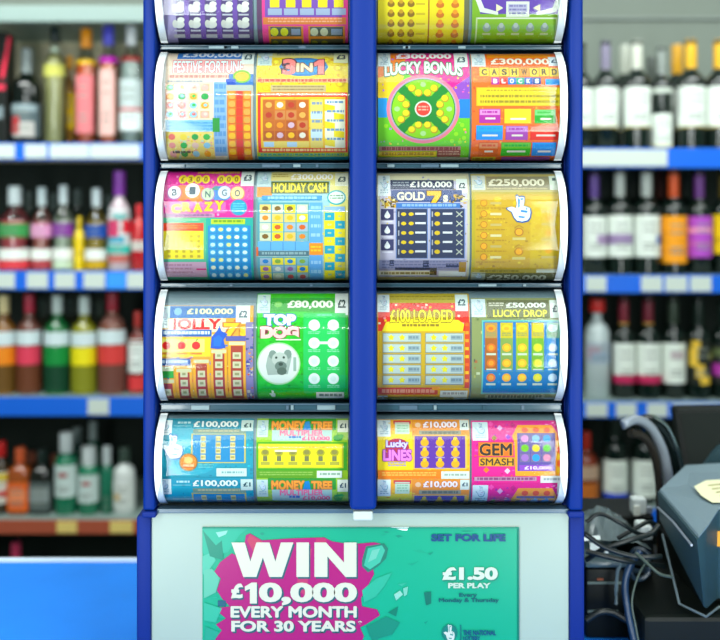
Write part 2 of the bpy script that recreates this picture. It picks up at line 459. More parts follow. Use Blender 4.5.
bottle('gin_bottle', 'tall', 86.5, 30, 22, A, 'pink orange gin bottle with a bright orange cap and yellow collar', liq='#f0602c', half=52, fill=.72, cap='#ffa010', capspan=(.84, 1), capr=.52, collar=(.69, .73, '#ffc812'), labels=[(.1, .6, '#d9787c')], group=gA)
bottle('gin_bottle', 'tall', 108.6, 27, 20, A, 'pink gin bottle with a violet blue cap and magenta collar', liq='#f0703c', half=50, fill=.7, cap='#5c5ce0', capspan=(.84, 1), capr=.56, collar=(.69, .74, '#e026d0'), labels=[(.08, .64, '#e3b5ac')], group=gA)
bottle('vodka_bottle', 'tall', 131.5, 27, 23, A, 'clear vodka bottle with white cap and small red seal, next to blue display post', liq='#aebcba', fill=.7, cap='#f4f8f8', capspan=(.84, 1), capr=.46, labels=[(.12, .55, '#b8c6c4', (.0, .35, '#dfe8e6'), (.38, .44, '#d07070'))], collar=(.7, .735, '#c23a3a'), group=gA)
# --- second liquor shelf
def fl(cx, w, yt, liqc, cap, top, toplab, base, label, kind='spirit', band='#eef0e8', n=0):
    return bottle('spirit_bottle', kind, cx, yt, w, Bz, label, liq=liqc, fill=.6, cap=cap, capspan=(.78, 1), capr=.42,
                  labels=[(.40, .56, top), (.13, .26, band), (.02, .12, base)], group=gB, n=n)
fl(15, 32, 187, '#f0606a', '#c2cfd0', '#3f9a50', 0, '#e0404a', 'pink spirit bottle with a green upper label and silver cap')
fl(42, 21, 188, '#e07a70', '#b8c8ca', '#e8a0c8', 0, '#b04048', 'rose spirit bottle with a pink upper label, beside green labelled pink bottle')
fl(63.5, 20.5, 186, '#d8e2c8', '#c6d4d6', '#8a3c9c', 0, '#c6d8bc', 'pale bottle with purple label and silver cap')
bottle('liqueur_bottle', 'broad', 79.5, 217, 10.5, Bz, 'small bright yellow bottle between purple labelled and blue labelled bottles', '#f0cf08', cap='#e8c400', capspan=(.82, 1), labels=[(.3, .34, '#b89a00')], group=gB)
fl(96.5, 22, 189, '#d0a820', '#bccacc', '#1c50a8', 0, '#c8a018', 'golden spirit bottle with a blue upper label and silver cap')
bottle('liqueur_bottle', 'spirit', 119.5, 172, 22, Bz, 'tall bottle with purple cap and swirling red, teal and white label', '#c8b4bc', cap='#8a3aa8', capspan=(.76, 1), capr=.55,
       labels=[(.08, .62, '#dfe8e6', (.0, .15, '#c06a60'), (.16, .32, '#38c0b0'), (.36, .5, '#4aa8c0', 2, 12), (.48, .8, '#d0406a', 2, 9), (.55, .8, '#e0283a', 11, 16), (.82, .9, '#58c0b8', 6, 14))], group=gB)
bottle('liqueur_bottle', 'tall', 139, 205, 15, Bz, 'red bottle half hidden by the blue display post, after purple capped bottle', '#c02028', cap='#d83038', capspan=(.84, 1), labels=[(.3, .45, '#d8d0c8')], group=gB)
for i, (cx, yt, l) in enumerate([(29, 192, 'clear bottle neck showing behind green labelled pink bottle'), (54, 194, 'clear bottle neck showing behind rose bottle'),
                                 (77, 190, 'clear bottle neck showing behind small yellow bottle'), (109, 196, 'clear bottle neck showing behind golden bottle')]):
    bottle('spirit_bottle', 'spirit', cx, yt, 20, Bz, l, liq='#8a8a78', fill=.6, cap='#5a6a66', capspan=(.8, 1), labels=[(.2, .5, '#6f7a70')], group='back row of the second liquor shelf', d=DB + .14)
# --- third liquor shelf
def tl(cx, w, yt, glass, cap, c1, c2, label, kind='broad', neck=None):
    return bottle('spirit_bottle', kind, cx, yt, w, Cz, label, glass, cap=cap, capspan=(.82, 1), capr=.42, collar=neck,
                  labels=[(.50, .64, '#d4e4e6'), (.30, .485, c1), (.03, .29, c2)], group=gC)
tl(4, 25, 296, '#8a5a1c', '#e8d8a0', '#f08a1a', '#6a4a1a', 'amber bottle with an orange label, third liquor shelf')
tl(29.5, 25, 295, '#6e4034', '#b83048', '#e0405a', '#6a3a22', 'brown bottle with crimson label and red cap')
tl(57.5, 26, 296, '#126a34', '#c8d8d4', '#0f8a3c', '#0d4028', 'dark green bottle with a green label and white cap')
tl(84.5, 26, 297, '#8a8a1c', '#ccdcd8', '#f0e018', '#84861c', 'olive bottle with a bright yellow label')
tl(112.5, 28, 293, '#7a4a3a', '#a02838', '#d8403c', '#6e4238', 'stout brown bottle with white neck band and dark red cap', neck=(.7, .78, '#8a5a50'))
bottle('spirit_bottle', 'broad', 137.5, 312, 18, Cz, 'bottle with a tall white label and red foot, by the blue post', '#7a3a34', cap='#c83a34', capspan=(.82, 1), labels=[(.26, .78 * .85, '#e6eee8'), (.04, .22, '#d83a3c')], group=gC)
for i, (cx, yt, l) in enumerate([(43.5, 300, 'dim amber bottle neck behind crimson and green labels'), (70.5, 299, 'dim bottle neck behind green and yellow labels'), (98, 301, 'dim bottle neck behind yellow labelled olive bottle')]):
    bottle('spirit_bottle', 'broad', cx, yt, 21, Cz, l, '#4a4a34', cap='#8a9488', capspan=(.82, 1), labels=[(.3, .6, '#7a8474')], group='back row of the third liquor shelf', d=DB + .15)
# --- low liquor shelf
bottle('spirit_bottle', 'broad', 1, 442, 17, Dz, 'bottle with red cap and white and yellow label, low shelf end', '#3a2c16', cap='#e02a2a', capspan=(.8, 1), capr=.6, labels=[(.15, .6, '#e8e6d8', (.7, .95, '#e8d040'), (.2, .4, '#d83838'))], group=gD)
bottle('whisky_bottle', 'broad', 20.5, 448, 21.5, Dz, 'amber whisky bottle with an orange label', '#9a4a1a', cap='#e8683a', capspan=(.78, 1), capr=.5, labels=[(.06, .5, '#ee6a28', (.35, .75, '#f49060', 4, 12))], n=6, group=gD)
bottle('whisky_bottle', 'broad', 42, 450, 21, Dz, 'square black whiskey bottle with grey label', '#171712', cap='#20302c', capspan=(.78, 1), capr=.5, labels=[(.06, .52, '#5a6664', (.3, .8, '#8f9a98', 3, 13))], n=6, group=gD)
bottle('gin_bottle', 'broad', 66.3, 433, 22.5, Dz, 'tall green gin bottle with white cap and red seal on its label', '#1c7a58', cap='#dfe9ea', capspan=(.76, 1), capr=.6, labels=[(.22, .62, '#cfe0dc', (.62, .75, '#c03a44', 6, 10))], group=gD)
bottle('gin_bottle', 'broad', 89, 447, 21.5, Dz, 'shorter green gin bottle with white cap, beside tall green one', '#1c7a58', cap='#e4ecec', capspan=(.72, 1), capr=.66, labels=[(.18, .60, '#cfe0dc', (.62, .75, '#c03a44', 6, 10))], group=gD)
bottle('gin_bottle', 'broad', 107, 447, 12.4, Dz, 'narrow green bottle with white cap before white bottle', '#1f7458', cap='#dfe9ea', capspan=(.74, 1), capr=.7, labels=[(.02, .3, '#1c6a50')], group=gD)
bottle('liqueur_bottle', 'broad', 124.5, 448, 22, Dz, 'white opaque liqueur bottle beside blue post on low shelf', '#d6dcd8', cap='#46584e', capspan=(.78, 1), capr=.5, labels=[(.1, .5, '#e2e8e2', (.3, .55, '#d8b878', 3, 7))], group=gD)
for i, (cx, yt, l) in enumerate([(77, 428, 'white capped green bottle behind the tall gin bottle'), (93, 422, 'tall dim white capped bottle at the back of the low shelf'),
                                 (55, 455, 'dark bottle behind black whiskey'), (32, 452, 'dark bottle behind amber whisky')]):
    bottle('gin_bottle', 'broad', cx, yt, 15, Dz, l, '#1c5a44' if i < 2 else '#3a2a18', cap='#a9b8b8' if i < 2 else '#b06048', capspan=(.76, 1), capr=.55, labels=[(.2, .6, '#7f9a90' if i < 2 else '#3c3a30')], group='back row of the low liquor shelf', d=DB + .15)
bottle('liqueur_bottle', 'broad', 16, 543, 20, Z(640, DS), 'dark bottle with a pink cap on the bottom shelf', '#0f1512', cap='#d8406a', capspan=(.8, 1), capr=.5, labels=[(.3, .6, '#2a3028')], d=DB)
obj('shelf', bx(X(-70, DS), X(225, DS), DS - 1 + .004, 2.175, Z(640, DS) - .022, Z(640, DS) - .0005), M['steel'], LS)

# --- wines
gW = 'wines on the top wine shelf'; gX = 'wines on the second wine shelf'; gY = 'bottles on the third wine shelf'
RA, RB, RC, RD = rtop
def wine(cx, yt, w, zt, label, cap, lab, group, span=(.24, .69), glass='#0c1a14', capspan=(.73, 1), d=DB, kind='wine', name='wine_bottle', extra=()):
    return bottle(name, kind, cx, yt, w, zt, label, glass, cap=cap, capspan=capspan, capr=.42 if d == DB else .44, labels=[(span[0] * .83, span[1] * .83) + lab] + list(extra), group=group, d=d)
cream = '#e4ece2'
lw = (cream, (.0, .04, '#b8a868'))
wine(580.5, 44, 25, RA, 'white labelled wine half hidden behind the blue display post, top wine shelf', '#3c4440', lw, gW)
wine(605.5, 42, 24.5, RA, 'white labelled wine with a dusky violet capsule', '#857f96', lw, gW)
wine(636.5, 42, 28, RA, 'white labelled wine with an ivory capsule', '#d0d4c4', lw, gW)
wine(661.3, 48, 20.5, RA, 'slim wine bottle with grey capsule and a low white label', '#8d9690', (cream, (.0, .06, '#d8d088')), gW, span=(.03, .42), capspan=(.7, 1), extra=[(.55, .6, '#c9d2c6')])
wine(690.5, 41, 29, RA, 'white labelled wine with yellow capsule, beside the slim bottle', '#eab31e', lw, gW)
wine(719.3, 41, 28, RA, 'white labelled wine with yellow capsule, last in view on top wine shelf', '#eab31e', lw, gW)
wine(625, 46, 26, RA, 'wine with pale capsule behind ivory capsule wine', '#b6bcae', lw, 'back row of the top wine shelf', d=DB + .14)
wine(652, 58, 24, RA, 'dark wine with shadowed capsule behind the slim bottle', '#4a524c', lw, 'back row of the top wine shelf', d=DB + .14)
wine(677, 46, 26, RA, 'wine with yellow capsule peeping from behind a yellow capsule wine', '#d8a01c', lw, 'back row of the top wine shelf', d=DB + .14)
wine(594, 172, 24.5, RB, 'wine with violet capsule and white label banded purple', '#6a4c9c', (cream, (.3, .55, '#a890b4', 8, 16)), gX, span=(.2, .68))
wine(619.5, 170, 25.5, RB, 'wine with ivory capsule and white label banded purple', '#c8d0c8', (cream, (.3, .55, '#9a84ac', 0, 14)), gX, span=(.2, .68))
wine(646.3, 170, 26.5, RB, 'wine with white capsule and a blue square on white label', '#ccd4cc', (cream, (.3, .52, '#5a78c0', 11, 16)), gX, span=(.2, .68))
wine(673.4, 171, 26, RB, 'wine with orange red capsule and orange label', '#f0602a', ('#f6a01c', (.24, .27, '#d8842a'), (.62, .66, '#e08a20')), gX, span=(.13, .68))
wine(699, 172, 24.5, RB, 'wine with purple capsule and purple label', '#7a4292', ('#b04cc0', (.6, .72, '#e89ab8'), (.3, .36, '#c86aa8')), gX, span=(.2, .68))
wine(724, 172, 24, RB, 'wine with a yellow label after purple labelled wine', '#6a5a20', ('#ecca10', (.3, .4, '#c8a410')), gX, span=(.24, .7))
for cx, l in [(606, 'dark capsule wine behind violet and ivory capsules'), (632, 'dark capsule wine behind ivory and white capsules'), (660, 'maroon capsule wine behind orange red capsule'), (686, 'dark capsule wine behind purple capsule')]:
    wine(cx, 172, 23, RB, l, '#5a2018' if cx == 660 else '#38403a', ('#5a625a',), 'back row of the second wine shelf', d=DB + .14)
bottle('vodka_bottle', 'tall', 597, 300, 25, RC, 'frosted clear vodka bottle with a red cap', '#bccaca', cap='#d8302a', capspan=(.88, 1), capr=.62, labels=[(.36, .58, '#a9b6c0', (.2, .8, '#b09aa8', 2, 8), (.1, .5, '#8fa6bc', 4, 12))], group=gY)
wr = (cream, (.0, .2, '#c0285a'))
wine(623.5, 298, 23, RC, 'wine with maroon capsule and crimson based label, beside the vodka', '#8a2a3a', wr, gY, span=(.19, .67), extra=[(.735, .765, '#d0a040')])
wine(648, 298, 25, RC, 'wine with maroon capsule and crimson based label, beside plain white label', '#7c2838', wr, gY, span=(.19, .67), extra=[(.735, .765, '#d0a040')])
wine(673, 298, 24, RC, 'wine with dark capsule and plain white label with faint flourish', '#3c4a3c', (cream, (.6, .8, '#c8b8bc', 5, 12)), gY, span=(.19, .67))
wine(698, 299, 25, RC, 'dark wine with a curling yellow stripe on its label', '#1a2a22', ('#20251e', (.78, .98, '#e0b838', 3, 7), (.4, .8, '#e8c040', 2, 6), (.15, .45, '#e0b838', 5, 9), (.0, .18, '#e8c040', 7, 12), (.55, .7, '#8c8c50', 11, 15)), gY, span=(.18, .72))
wine(723, 300, 24, RC, 'dark wine with magenta band on its label', '#1a2a22', ('#2a2a28', (.2, .5, '#b83ca8'), (.7, .9, '#5c6a40')), gY, span=(.19, .67))
wine(614.5, 414, 25, RD, 'dark wine with blue footed white label, lowest wine shelf', '#1c2a24', (cream, (.0, .14, '#2848c8')), 'bottles on the lowest wine shelf', span=(.08, .6))
wine(643.5, 414, 25, RD, 'dark wine with white label behind the curved arm', '#1c2a24', (cream,), 'bottles on the lowest wine shelf', span=(.1, .6))
bottle('liqueur_bottle', 'spirit', 586, 432, 24, RD, 'reddish orange bottle between blue post and blue footed label', '#7a2c14', cap='#b83024', capspan=(.75, 1), labels=[(.35, .55, '#c8a488'), (.05, .3, '#c06a28')], group='bottles on the lowest wine shelf')
# ================================================================ counter
CT = .95
ct = thing('shop_counter', (0, .1, 0), 'bright blue shop counter with a pale back edge', 'counter')
obj('countertop', bx(-1.3, 1.3, -.35, .468, CT - .035, CT, bev=.003), M['counter'], ct)
obj('edge_strip', bx(-1.3, 1.3, .4685, .478, CT - .035, CT + .004, bev=.001), M['counter_edge'], ct)
obj('counter_base', bx(-1.25, 1.25, -.3, .45, 0, CT - .0355), M['counter_body'], ct)

# ================================================================ scratchcard stand
DP, NP = .052, 2.2                                   # how far a tub bulges, and how square its curve is
def prof(t): t = min(abs(t), .9995); return DP * (1 - (1 - t ** NP) ** (1 / NP))
def cprof(t): t = min(abs(t), .9995); return .040 * (1 - (1 - t ** 3.2) ** (1 / 3.2))   # the cards stand flatter inside
CARD = .0215
ROWS = [(-74, 43.3), (48.8, 162), (168.6, 283), (288.3, 404), (413.5, 507.5)]
def zrow(r):
    a, b = ROWS[r]; return Z(a, 1.028), Z(b, 1.028)
st = thing('scratchcard_stand', (0, .14, CT), 'tall blue stand of clear fronted tubs full of scratchcards, pale base below', 'display stand')
zb = Z(508, 1.03)                                    # where the base meets the tub section
ZT = Z(-90, 1)
XL, XR = X(157, 1.03), X(569, 1.02)
def post(bm, x0, x1, y0, y1, z0, z1): return box(bm, x0, x1, y0, y1, z0, z1, bev=.0035, seg=3)
obj('side_panel', bx(X(148, 1.03), XL + .0, .045, .26, zb, ZT), M['blue_dk'], st)
obj('side_panel', bx(XR, XR + .009, .045, .26, zb, ZT), M['blue_dk'], st)
obj('post', post(nb(), X(142.5, 1.022), XL - .0005, .022, .0445, zb - .001, ZT), M['blue'], st, smooth=40)
obj('post', post(nb(), XR + .0005, X(583.5, 1.022), .022, .0445, zb - .001, ZT), M['blue'], st, smooth=40)
obj('post_ring', bx(X(141.5, 1.02), XL + .001, .0195, .0445, zb - .008, zb - .0012, bev=.002), M['blue_dk'], st)
obj('post_ring', bx(XR - .0005, X(584.5, 1.02), .0195, .0445, zb - .008, zb - .0012, bev=.002), M['blue_dk'], st)
cp = obj('center_post', box(nb(), X(349.5, .995), X(376.5, .995), -.006, .05, Z(511, .994), ZT, bev=.005, seg=3), M['blue'], st, smooth=40)
obj('foot', bx(X(353, .997), X(373, .997), -.002, .028, Z(521, .998), Z(511.5, .998), bev=.002), M['foot'], cp)
obj('rear_panel', bx(XL, XR, .25, .258, zb, ZT), M['inside'], st)
obj('base_floor', bx(XL + .001, XR - .001, .057, .249, zb + .0005, zb + .004), M['inside'], st)
# base with its framed pale front
obj('front_panel', bx(X(150, 1.035), X(569, 1.035), .034, .042, CT + .02, zb - .006, bev=.0008), M['white_panel'], st)
obj('front_lip', bx(X(157, 1.03), X(569, 1.03), .028, .043, zb - .0055, zb - .0005, bev=.001), M['tray_edge'], st)
obj('base_edge', bx(X(136.5, 1.03), X(150.8, 1.03), .0285, .28, CT + .0005, zb - .0085, bev=.003), M['blue_dk'], st, smooth=40)
obj('base_edge', bx(X(569.5, 1.03), X(584.5, 1.03), .0285, .28, CT + .0005, zb - .0085, bev=.003), M['blue_dk'], st, smooth=40)
obj('base_body', bx(X(151.2, 1.03), X(568.9, 1.03), .0425, .275, CT + .0005, zb - .0065), M['white_panel'], st)

def end_round(e, R=.018, D=.0155):
    return 0 if e >= R else D * (1 - math.sqrt(max(0, 1 - (1 - e / R) ** 2.2)))
def cover(r, xa, xb, outer):
    """clear thermoformed front; its outer end is rounded back"""
    zt, zl = zrow(r); zc, h = (zt + zl) / 2, (zt - zl) / 2
    L = xb - xa; es = sorted(set([0, .0004, .001, .002, .0035, .005, .007, .009, .011, .013, .015, .018, .021, .03, .06, .1, .14, L]))
    es = [e for e in es if e <= L]
    ts = [-math.cos(PI * i / 36) for i in range(37)]
    bm = nb(); g = []
    for e in es:
        x = xa + e if outer < 0 else xb - e
        g.append([bm.verts.new((x, .0015 + max(prof(t) , prof(t) * .45 + end_round(e)), zc + t * h * .9995)) for t in ts])
    for a, b in zip(g, g[1:]):
        for i in range(len(ts) - 1): bm.faces.new((a[i], b[i], b[i + 1], a[i + 1]))
    bmesh.ops.recalc_face_normals(bm, faces=bm.faces)
    return bm
def arc_solid(r, xa, xb, off, back, tmax=.985, front_thick=None, prof=prof):
    """a block whose front follows the tub curve `off` behind the cover"""
    zt, zl = zrow(r); zc, h = (zt + zl) / 2, (zt - zl) / 2
    ts = [tmax * math.sin(PI / 2 * (-1 + 2 * i / 28)) for i in range(29)]
    a = [Vector((xa, off + prof(t), zc + t * h * (.9965))) for t in ts]
    if front_thick is None: a += [Vector((xa, back, a[-1].z)), Vector((xa, back, a[0].z))]
    else: a += [v + Vector((0, front_thick, 0)) for v in reversed(a)]
    bm = nb()
    return prism(bm, a, [Vector((xb, v.y, v.z)) for v in a])
COLS = [(X(153, 1.0), X(349, 1.0), -1), (X(377, 1.0), X(569, 1.0), 1)]
for r in range(5):
    for xa, xb, side in COLS:
        xi, xo = (xa + .0035, xb) if side < 0 else (xa, xb - .0035)
        cv = obj('clear_cover', cover(r, xa, xb, side), M['clear'], st, smooth=179)
        obj('tub', arc_solid(r, xa + .003 if side < 0 else xa, xb if side < 0 else xb - .003, CARD + .0025, .09, .985, None, cprof), M['tub'], cv)
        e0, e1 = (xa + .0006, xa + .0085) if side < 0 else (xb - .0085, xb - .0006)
        obj('glare_rim', arc_solid(r, e0, e1, .0034, None, .97, .002, lambda t: min(prof(t), cprof(t) + CARD - .0085)), M['rim'], cv, smooth=40)  # rim added to carry the white glare at the tub's outer end
for r in range(4):
    z0, z1 = zrow(r + 1)[0] + .0008, zrow(r)[1] - .0008
    for xa, xb, side in COLS:
        xa2, xb2 = (max(xa, XL + .001), xb) if side < 0 else (xa, min(xb, XR - .001))
        if z1 - z0 > .001:
            tr = obj('tray', bx(xa2, xb2, .058 - .020, .2, z0, z1, bev=.001), M['tray'], st)
            obj('tray_edge', bx(xa2, xb2, .0345, .0375, z0 + (z1 - z0) * .80, z1, bev=.0006), M['tray_edge'], tr)
            obj('tray_edge', bx(xa2, xb2, .0345, .0375, z0, z0 + (z1 - z0) * .12, bev=.0005), M['tray_edge'], tr)
            rr = random.Random(r * 2 + (side > 0))
            for k in range(4):
                xx = rr.uniform(xa2 + .01, xb2 - .03)
                obj('tray_clip', bx(xx, xx + rr.choice((.003, .008, .02)), .0352, .0376, z0 + (z1 - z0) * .2, z0 + (z1 - z0) * .75), M[rr.choice(('tray_edge', 'tub', 'tray'))], tr)

DC = 1.025
def card_map(r, lay):
    zt, zl = zrow(r); zc, h = (zt + zl) / 2, (zt - zl) / 2
    def f(px, py, y):
        z = Z(py, DC)
        for _ in range(14): z = .5 * z + .5 * Z(py, 1 + CARD + cprof(min(.972, abs(z - zc) / h)))
        t = max(-.972, min(.972, (z - zc) / h))
        return Vector((max(-.2214, min(.2234, X(px, 1.024))), CARD + cprof(t) + y * lay, zc + t * h))
    return f
GROUP = {0: 'scratchcards in the topmost tubs', 1: 'scratchcards in the upper tubs', 2: 'scratchcards in the middle tubs', 3: 'scratchcards in the lower tubs', 4: 'scratchcards in the bottom tubs'}
def finish(p, r, label):
    x0, y0, x1, y1 = p.b
    o = p.make('scratchcard', card_map(r, min(1.6e-5, .0012 / p.n)), M['print'], 2.5, label, 'scratchcard', GROUP[r], (X((x0 + x1) / 2, 1), .02, Z(y1, DC)), tone=.76, sat=1.3)
    return o
# ================================================================ the cards (drawn in photo pixels, then bent over the tub curve)
R_ = range
def ar(a, st, n): return [a + st * i for i in R_(n)]
# ---- topmost row, lower halves in view
p = Print(158, -40, 253, 47, '#4c3c6c')
p.R(158, -40, 174, 47, '#d8d4e4'); p.R(162, -40, 176, 47, '#a79cc4')  # pale left bands: cover glare fading over the edge, painted in
for x in ar(186, 16.2, 4): p.R(x - 2, -30, x + 3, 40, '#6a4a9c')
p.R(176, 39, 253, 47, '#34304a')
for y in (-8, 7, 23):
    for x in ar(178, 16.2, 5):
        p.E(x + 1, y + 1.5, 5.5, 4, '#e8e8e0'); p.E(x + 3, y - 3, 3.6, 2.6, '#f2f2ea'); p.E(x - 3, y + 1, 2.6, 4, '#dcdcd4')
        p.R(x - 4, y + 7, x + 6, y + 8.6, '#c6c6d2')
for x in ar(178, 16.2, 5): p.R(x - 5, y + 11.5, x + 6, y + 15, '#b9b9c0')
finish(p, 0, 'dark purple scratchcard with rows of white swans, cut off at top')
p = Print(257, -40, 348, 47, '#e0508e')
p.R(257, -40, 262, 47, '#5a3a5c').R(265, -40, 342, 17, '#7a52a6')
for x in ar(270, 16, 5):
    p.R(x - 2, -12, x + 12, -2, '#b9c2d4').R(x, -4, x + 9.5, 7.5, '#f2e020').R(x - 2, 8.5, x + 12, 15, '#a8b4cc')
p.R(263, 17.5, 346, 24.5, '#e08a5a').lines(268, 18, 342, 23.5, 2, '#f0b89a')
for x0, x1, c in ((268, 303, '#d8d838'), (308, 345, '#c8ccb0')):
    p.R(x0, 26, x1, 47, '#d88a4a').R(x0 + 2, 27, x1 - 2, 36.5, '#4a5248').R(x0 + 2, 39, x1 - 2, 47, '#58543c')
    p.Es([(x0 + 6, 32), (x0 + 16, 32)], 4, 4.2, c).Es([(x0 + 6, 43.5), (x0 + 16, 43.5)], 3.5, 3, '#96903c').R(x0 + 23, 29, x1 - 3, 35, '#8a98ac')
finish(p, 0, 'pink scratchcard with yellow squares on purple, cut off at top')
p = Print(378, -40, 469, 47, '#f0dc14')
p.R(378, -40, 428, 47, '#f2e028').R(428, -40, 429.5, 47, '#a8702a').R(464, -40, 469, 47, '#6a6a50')
for y in (-7, 3, 13, 23, 33, 43):
    for x in (391, 401, 411):
        p.E(x, y + 1, 3.6, 3.2, '#8a6a30').E(x, y - 1.5, 2.2, 2.2, '#c49a50')
    p.R(416, y, 425, y + 2, '#d0b860')
    for x in (440, 455): p.E(x, y + 2, 4, 3.2, '#c8782c').E(x, y - 1, 2.4, 2.4, '#f0a048')
finish(p, 0, 'yellow scratchcard with rows of small orange icons, cut off at top')
p = Print(472, -40, 564, 47, '#88b02a')
p.R(480, -30, 560, 14, '#5c3a9a').R(477, 18, 556, 47, '#94bc34')
p.G([(474, -4), (479, -4), (484, 8), (498, 12), (498, 15), (480, 12)], '#e8eee0').G([(562, -4), (557, -4), (552, 8), (536, 12), (536, 15), (556, 12)], '#e8eee0')
p.G([(496, 4), (503, 8), (496, 12)], '#f0ecc8').G([(540, 4), (533, 8), (540, 12)], '#f0ecc8')
p.R(506, 1.5, 529, 17, '#e4ead8').R(508, 4, 527, 12, '#b8b4cc').lines(509, 5, 526, 16, 3, '#7a74a0')
p.R(477, 17.5, 556, 19, '#e6ecd4').R(476, 17.5, 477.5, 47, '#d4e0b0').R(556, 17.5, 557.5, 47, '#d4e0b0')
for x in ar(487, 14.5, 5): p.E(x, 28, 4, 4, '#9aa898').E(x, 25.5, 2.4, 2.6, '#c4ccc0').R(x - 4, 33, x + 4, 35, '#c8d0a8').R(x - 4, 39, x + 4, 41, '#8aa038')
p.R(557.5, -40, 564, 47, '#dce8d8')  # pale right strip is cover glare painted on the card
finish(p, 0, 'green scratchcard with purple header and white arrows, cut off at top')

# ---- upper tubs
p = Print(158, 51, 253.5, 160, '#efdcc8').speck(160, 74, 252, 160, 150, ['#f0c8b0', '#e8b098', '#c8d8e0', '#f0dca0', '#d8a8a0', '#b8d0b0', '#f4ead8'], 1.2, 4)
p.R(176, 51, 242, 59, '#3f74b8').T(181, 52.5, 240, 58, '£300,000', '#f2f6ff', .03)
p.R(172, 60, 241, 73, '#f4b0ae')
p.T(173, 61, 243, 72.5, 'FESTIVE FORTUNE', '#e8faf8', .02, '#c85a68', .045)
p.R(168, 74.5, 232, 79.5, '#f2d0c0').lines(170, 75, 231, 79, 1, '#b88078', .7).lines(168, 80.5, 203, 82.5, 1, '#7a8ca0', .7)
p.R(229, 74, 254, 86, '#4a78b4').E(242, 76.5, 9, 6.5, '#8ab83c').E(242, 76.5, 7, 4.6, '#d8b83c').R(226, 79, 236, 86, '#1f4aa8').price(241, 50.5, 253.5, 64, '£3')
p.R(214, 82, 227, 156, '#8fb0d4').lines(215, 84, 226, 155, 9, '#6a94c4', .6)
pal = ['#f0a838', '#f2b8b0', '#e89a90', '#58b060', '#9cc8e0', '#d8706a', '#f0d878', '#e8c4b4', '#3c9c58', '#f4d4c8']
p.R(164, 83, 214, 119, '#f2d8c4').cells(ar(166, 11.6, 4), ar(84, 9, 4), 9, 7, ['#f0c8b4', '#ecb898', '#e8b0a8', '#f0d4a8', '#e0b8c8'], 3)
rr = random.Random(4)
for y in ar(87.5, 9, 4):
    for x in ar(170.5, 11.6, 4): p.E(x, y, 4, 3.4, rr.choice(pal), 8).E(x + .6, y - .4, 2, 1.6, rr.choice(pal), 8)
p.R(166, 120, 219, 131.5, '#8cc0dc').lines(168, 122, 217, 131, 3, '#5a98c4', .6).R(213, 118, 220, 132, '#2f9048')
p.R(164, 132, 214, 159, '#f0d890').speck(164, 133, 214, 158, 70, ['#e8b888', '#f4e8b0', '#c8d8b8', '#e8a898', '#f0c868'], 1.5, 4, 5)
for y in ar(137, 8.5, 3):
    for x in ar(172, 11.6, 4): p.E(x, y, 3.6, 3.2, rr.choice(pal), 8)
p.lines(172, 151, 192, 154, 1, '#5a5a50', .8)
p.R(226.5, 85, 253, 160, '#b8bcb4').R(228, 91, 251.5, 160, '#e89430').R(236.5, 91, 243.5, 160, '#d84a30')
for y in ar(94, 8, 8): p.Es([(232.4, y + 2), (247.4, y + 2)], 3.6, 3, '#f4c050' if y > 120 else '#d8a868').R(229, y + 5.5, 251, y + 6.2, '#b85a28')
for x in (228, 236, 243.5, 251): p.R(x - .4, 91, x + .4, 160, '#c4742c')
p.R(158, 51, 166, 160, '#f4f2f0')  # whitish left strip: glare on the cover, painted into the print
finish(p, 1, 'pale cream scratchcard with red and white title and orange coin column')

p = Print(256.5, 51, 348, 160, '#f2d818').speck(257, 58, 348, 93, 90, ['#e0b820', '#f8ec60', '#d8a428', '#f4dc48', '#c89c30'], 1, 4, 2)
p.R(257, 51, 348, 57.5, '#e8dca0').lines(276, 52.5, 334, 56, 1, '#a8a484', .8).logo(257, 52, 271.5, 65.5, '#cfe0dc').price(333.5, 52, 348, 63, '£3', '#3c4450', '#f0f0c8')
for x, y in ((276, 62), (262, 72), (330, 76), (338, 68), (266, 88), (340, 84), (326, 60), (285, 78)): p.E(x, y, 5, 3.5, '#e0c030', 8).E(x, y, 2.5, 1.8, '#f8ec50', 8)
p.G([(279, 67), (284, 59.5), (297, 58), (310, 58), (324, 60), (328.5, 67), (324, 73), (310, 76), (297, 76), (284, 74)], '#1f78b0')
p.G([(281, 67), (286, 61.5), (298, 60), (310, 60), (322, 62), (326, 67), (322, 71.5), (309, 74), (298, 74), (286, 72.5)], '#2c90c8')
p.T(282.5, 59, 296, 75, '3', '#f4908c', .05, '#52242c', .05).T(297, 63.5, 312, 71.5, 'IN', '#f4e2c0', .04, '#7a4a2c', .06).G([(312.8, 62.4), (319, 58.8), (324.8, 58.8), (324.8, 75.2), (317.2, 75.2), (317.2, 66.6), (313.6, 67.4)], '#52242c').G([(313.8, 63), (319.2, 59.6), (324, 59.6), (324, 74.4), (318, 74.4), (318, 65.2), (314.4, 66.4)], '#f4908c')
p.R(257, 78.5, 348, 82.5, '#e8b88c').lines(258, 79, 347, 82, 1, '#b84a3c', .9).R(271, 85, 326, 92, '#c8b48c').lines(273, 86, 324, 91.5, 2, '#8e7c5c')
p.R(258, 92.5, 347.5, 152.5, '#dc4422').lines(262, 93, 344, 96, 1, '#f4b890', .8).R(261, 97, 345.5, 148, '#f0c060').speck(261, 97, 345, 148, 60, ['#e8a848', '#f4d488', '#d89038'], 1, 3, 3)
p.R(263, 99.5, 309, 141, '#c0702c').cells(ar(264, 11.2, 4), ar(100.5, 10.1, 4), 10.2, 9, ['#c8885c', '#b86a3c', '#d49a50', '#a85a30'], 8)
rr = random.Random(5)
for y in ar(105, 10.1, 4):
    for x in ar(269, 11.2, 4): p.E(x, y, 3.4, 3, rr.choice(['#f4c030', '#d8b8c8', '#f0e8d8', '#f09a28', '#e8b070', '#b04030']), 8)
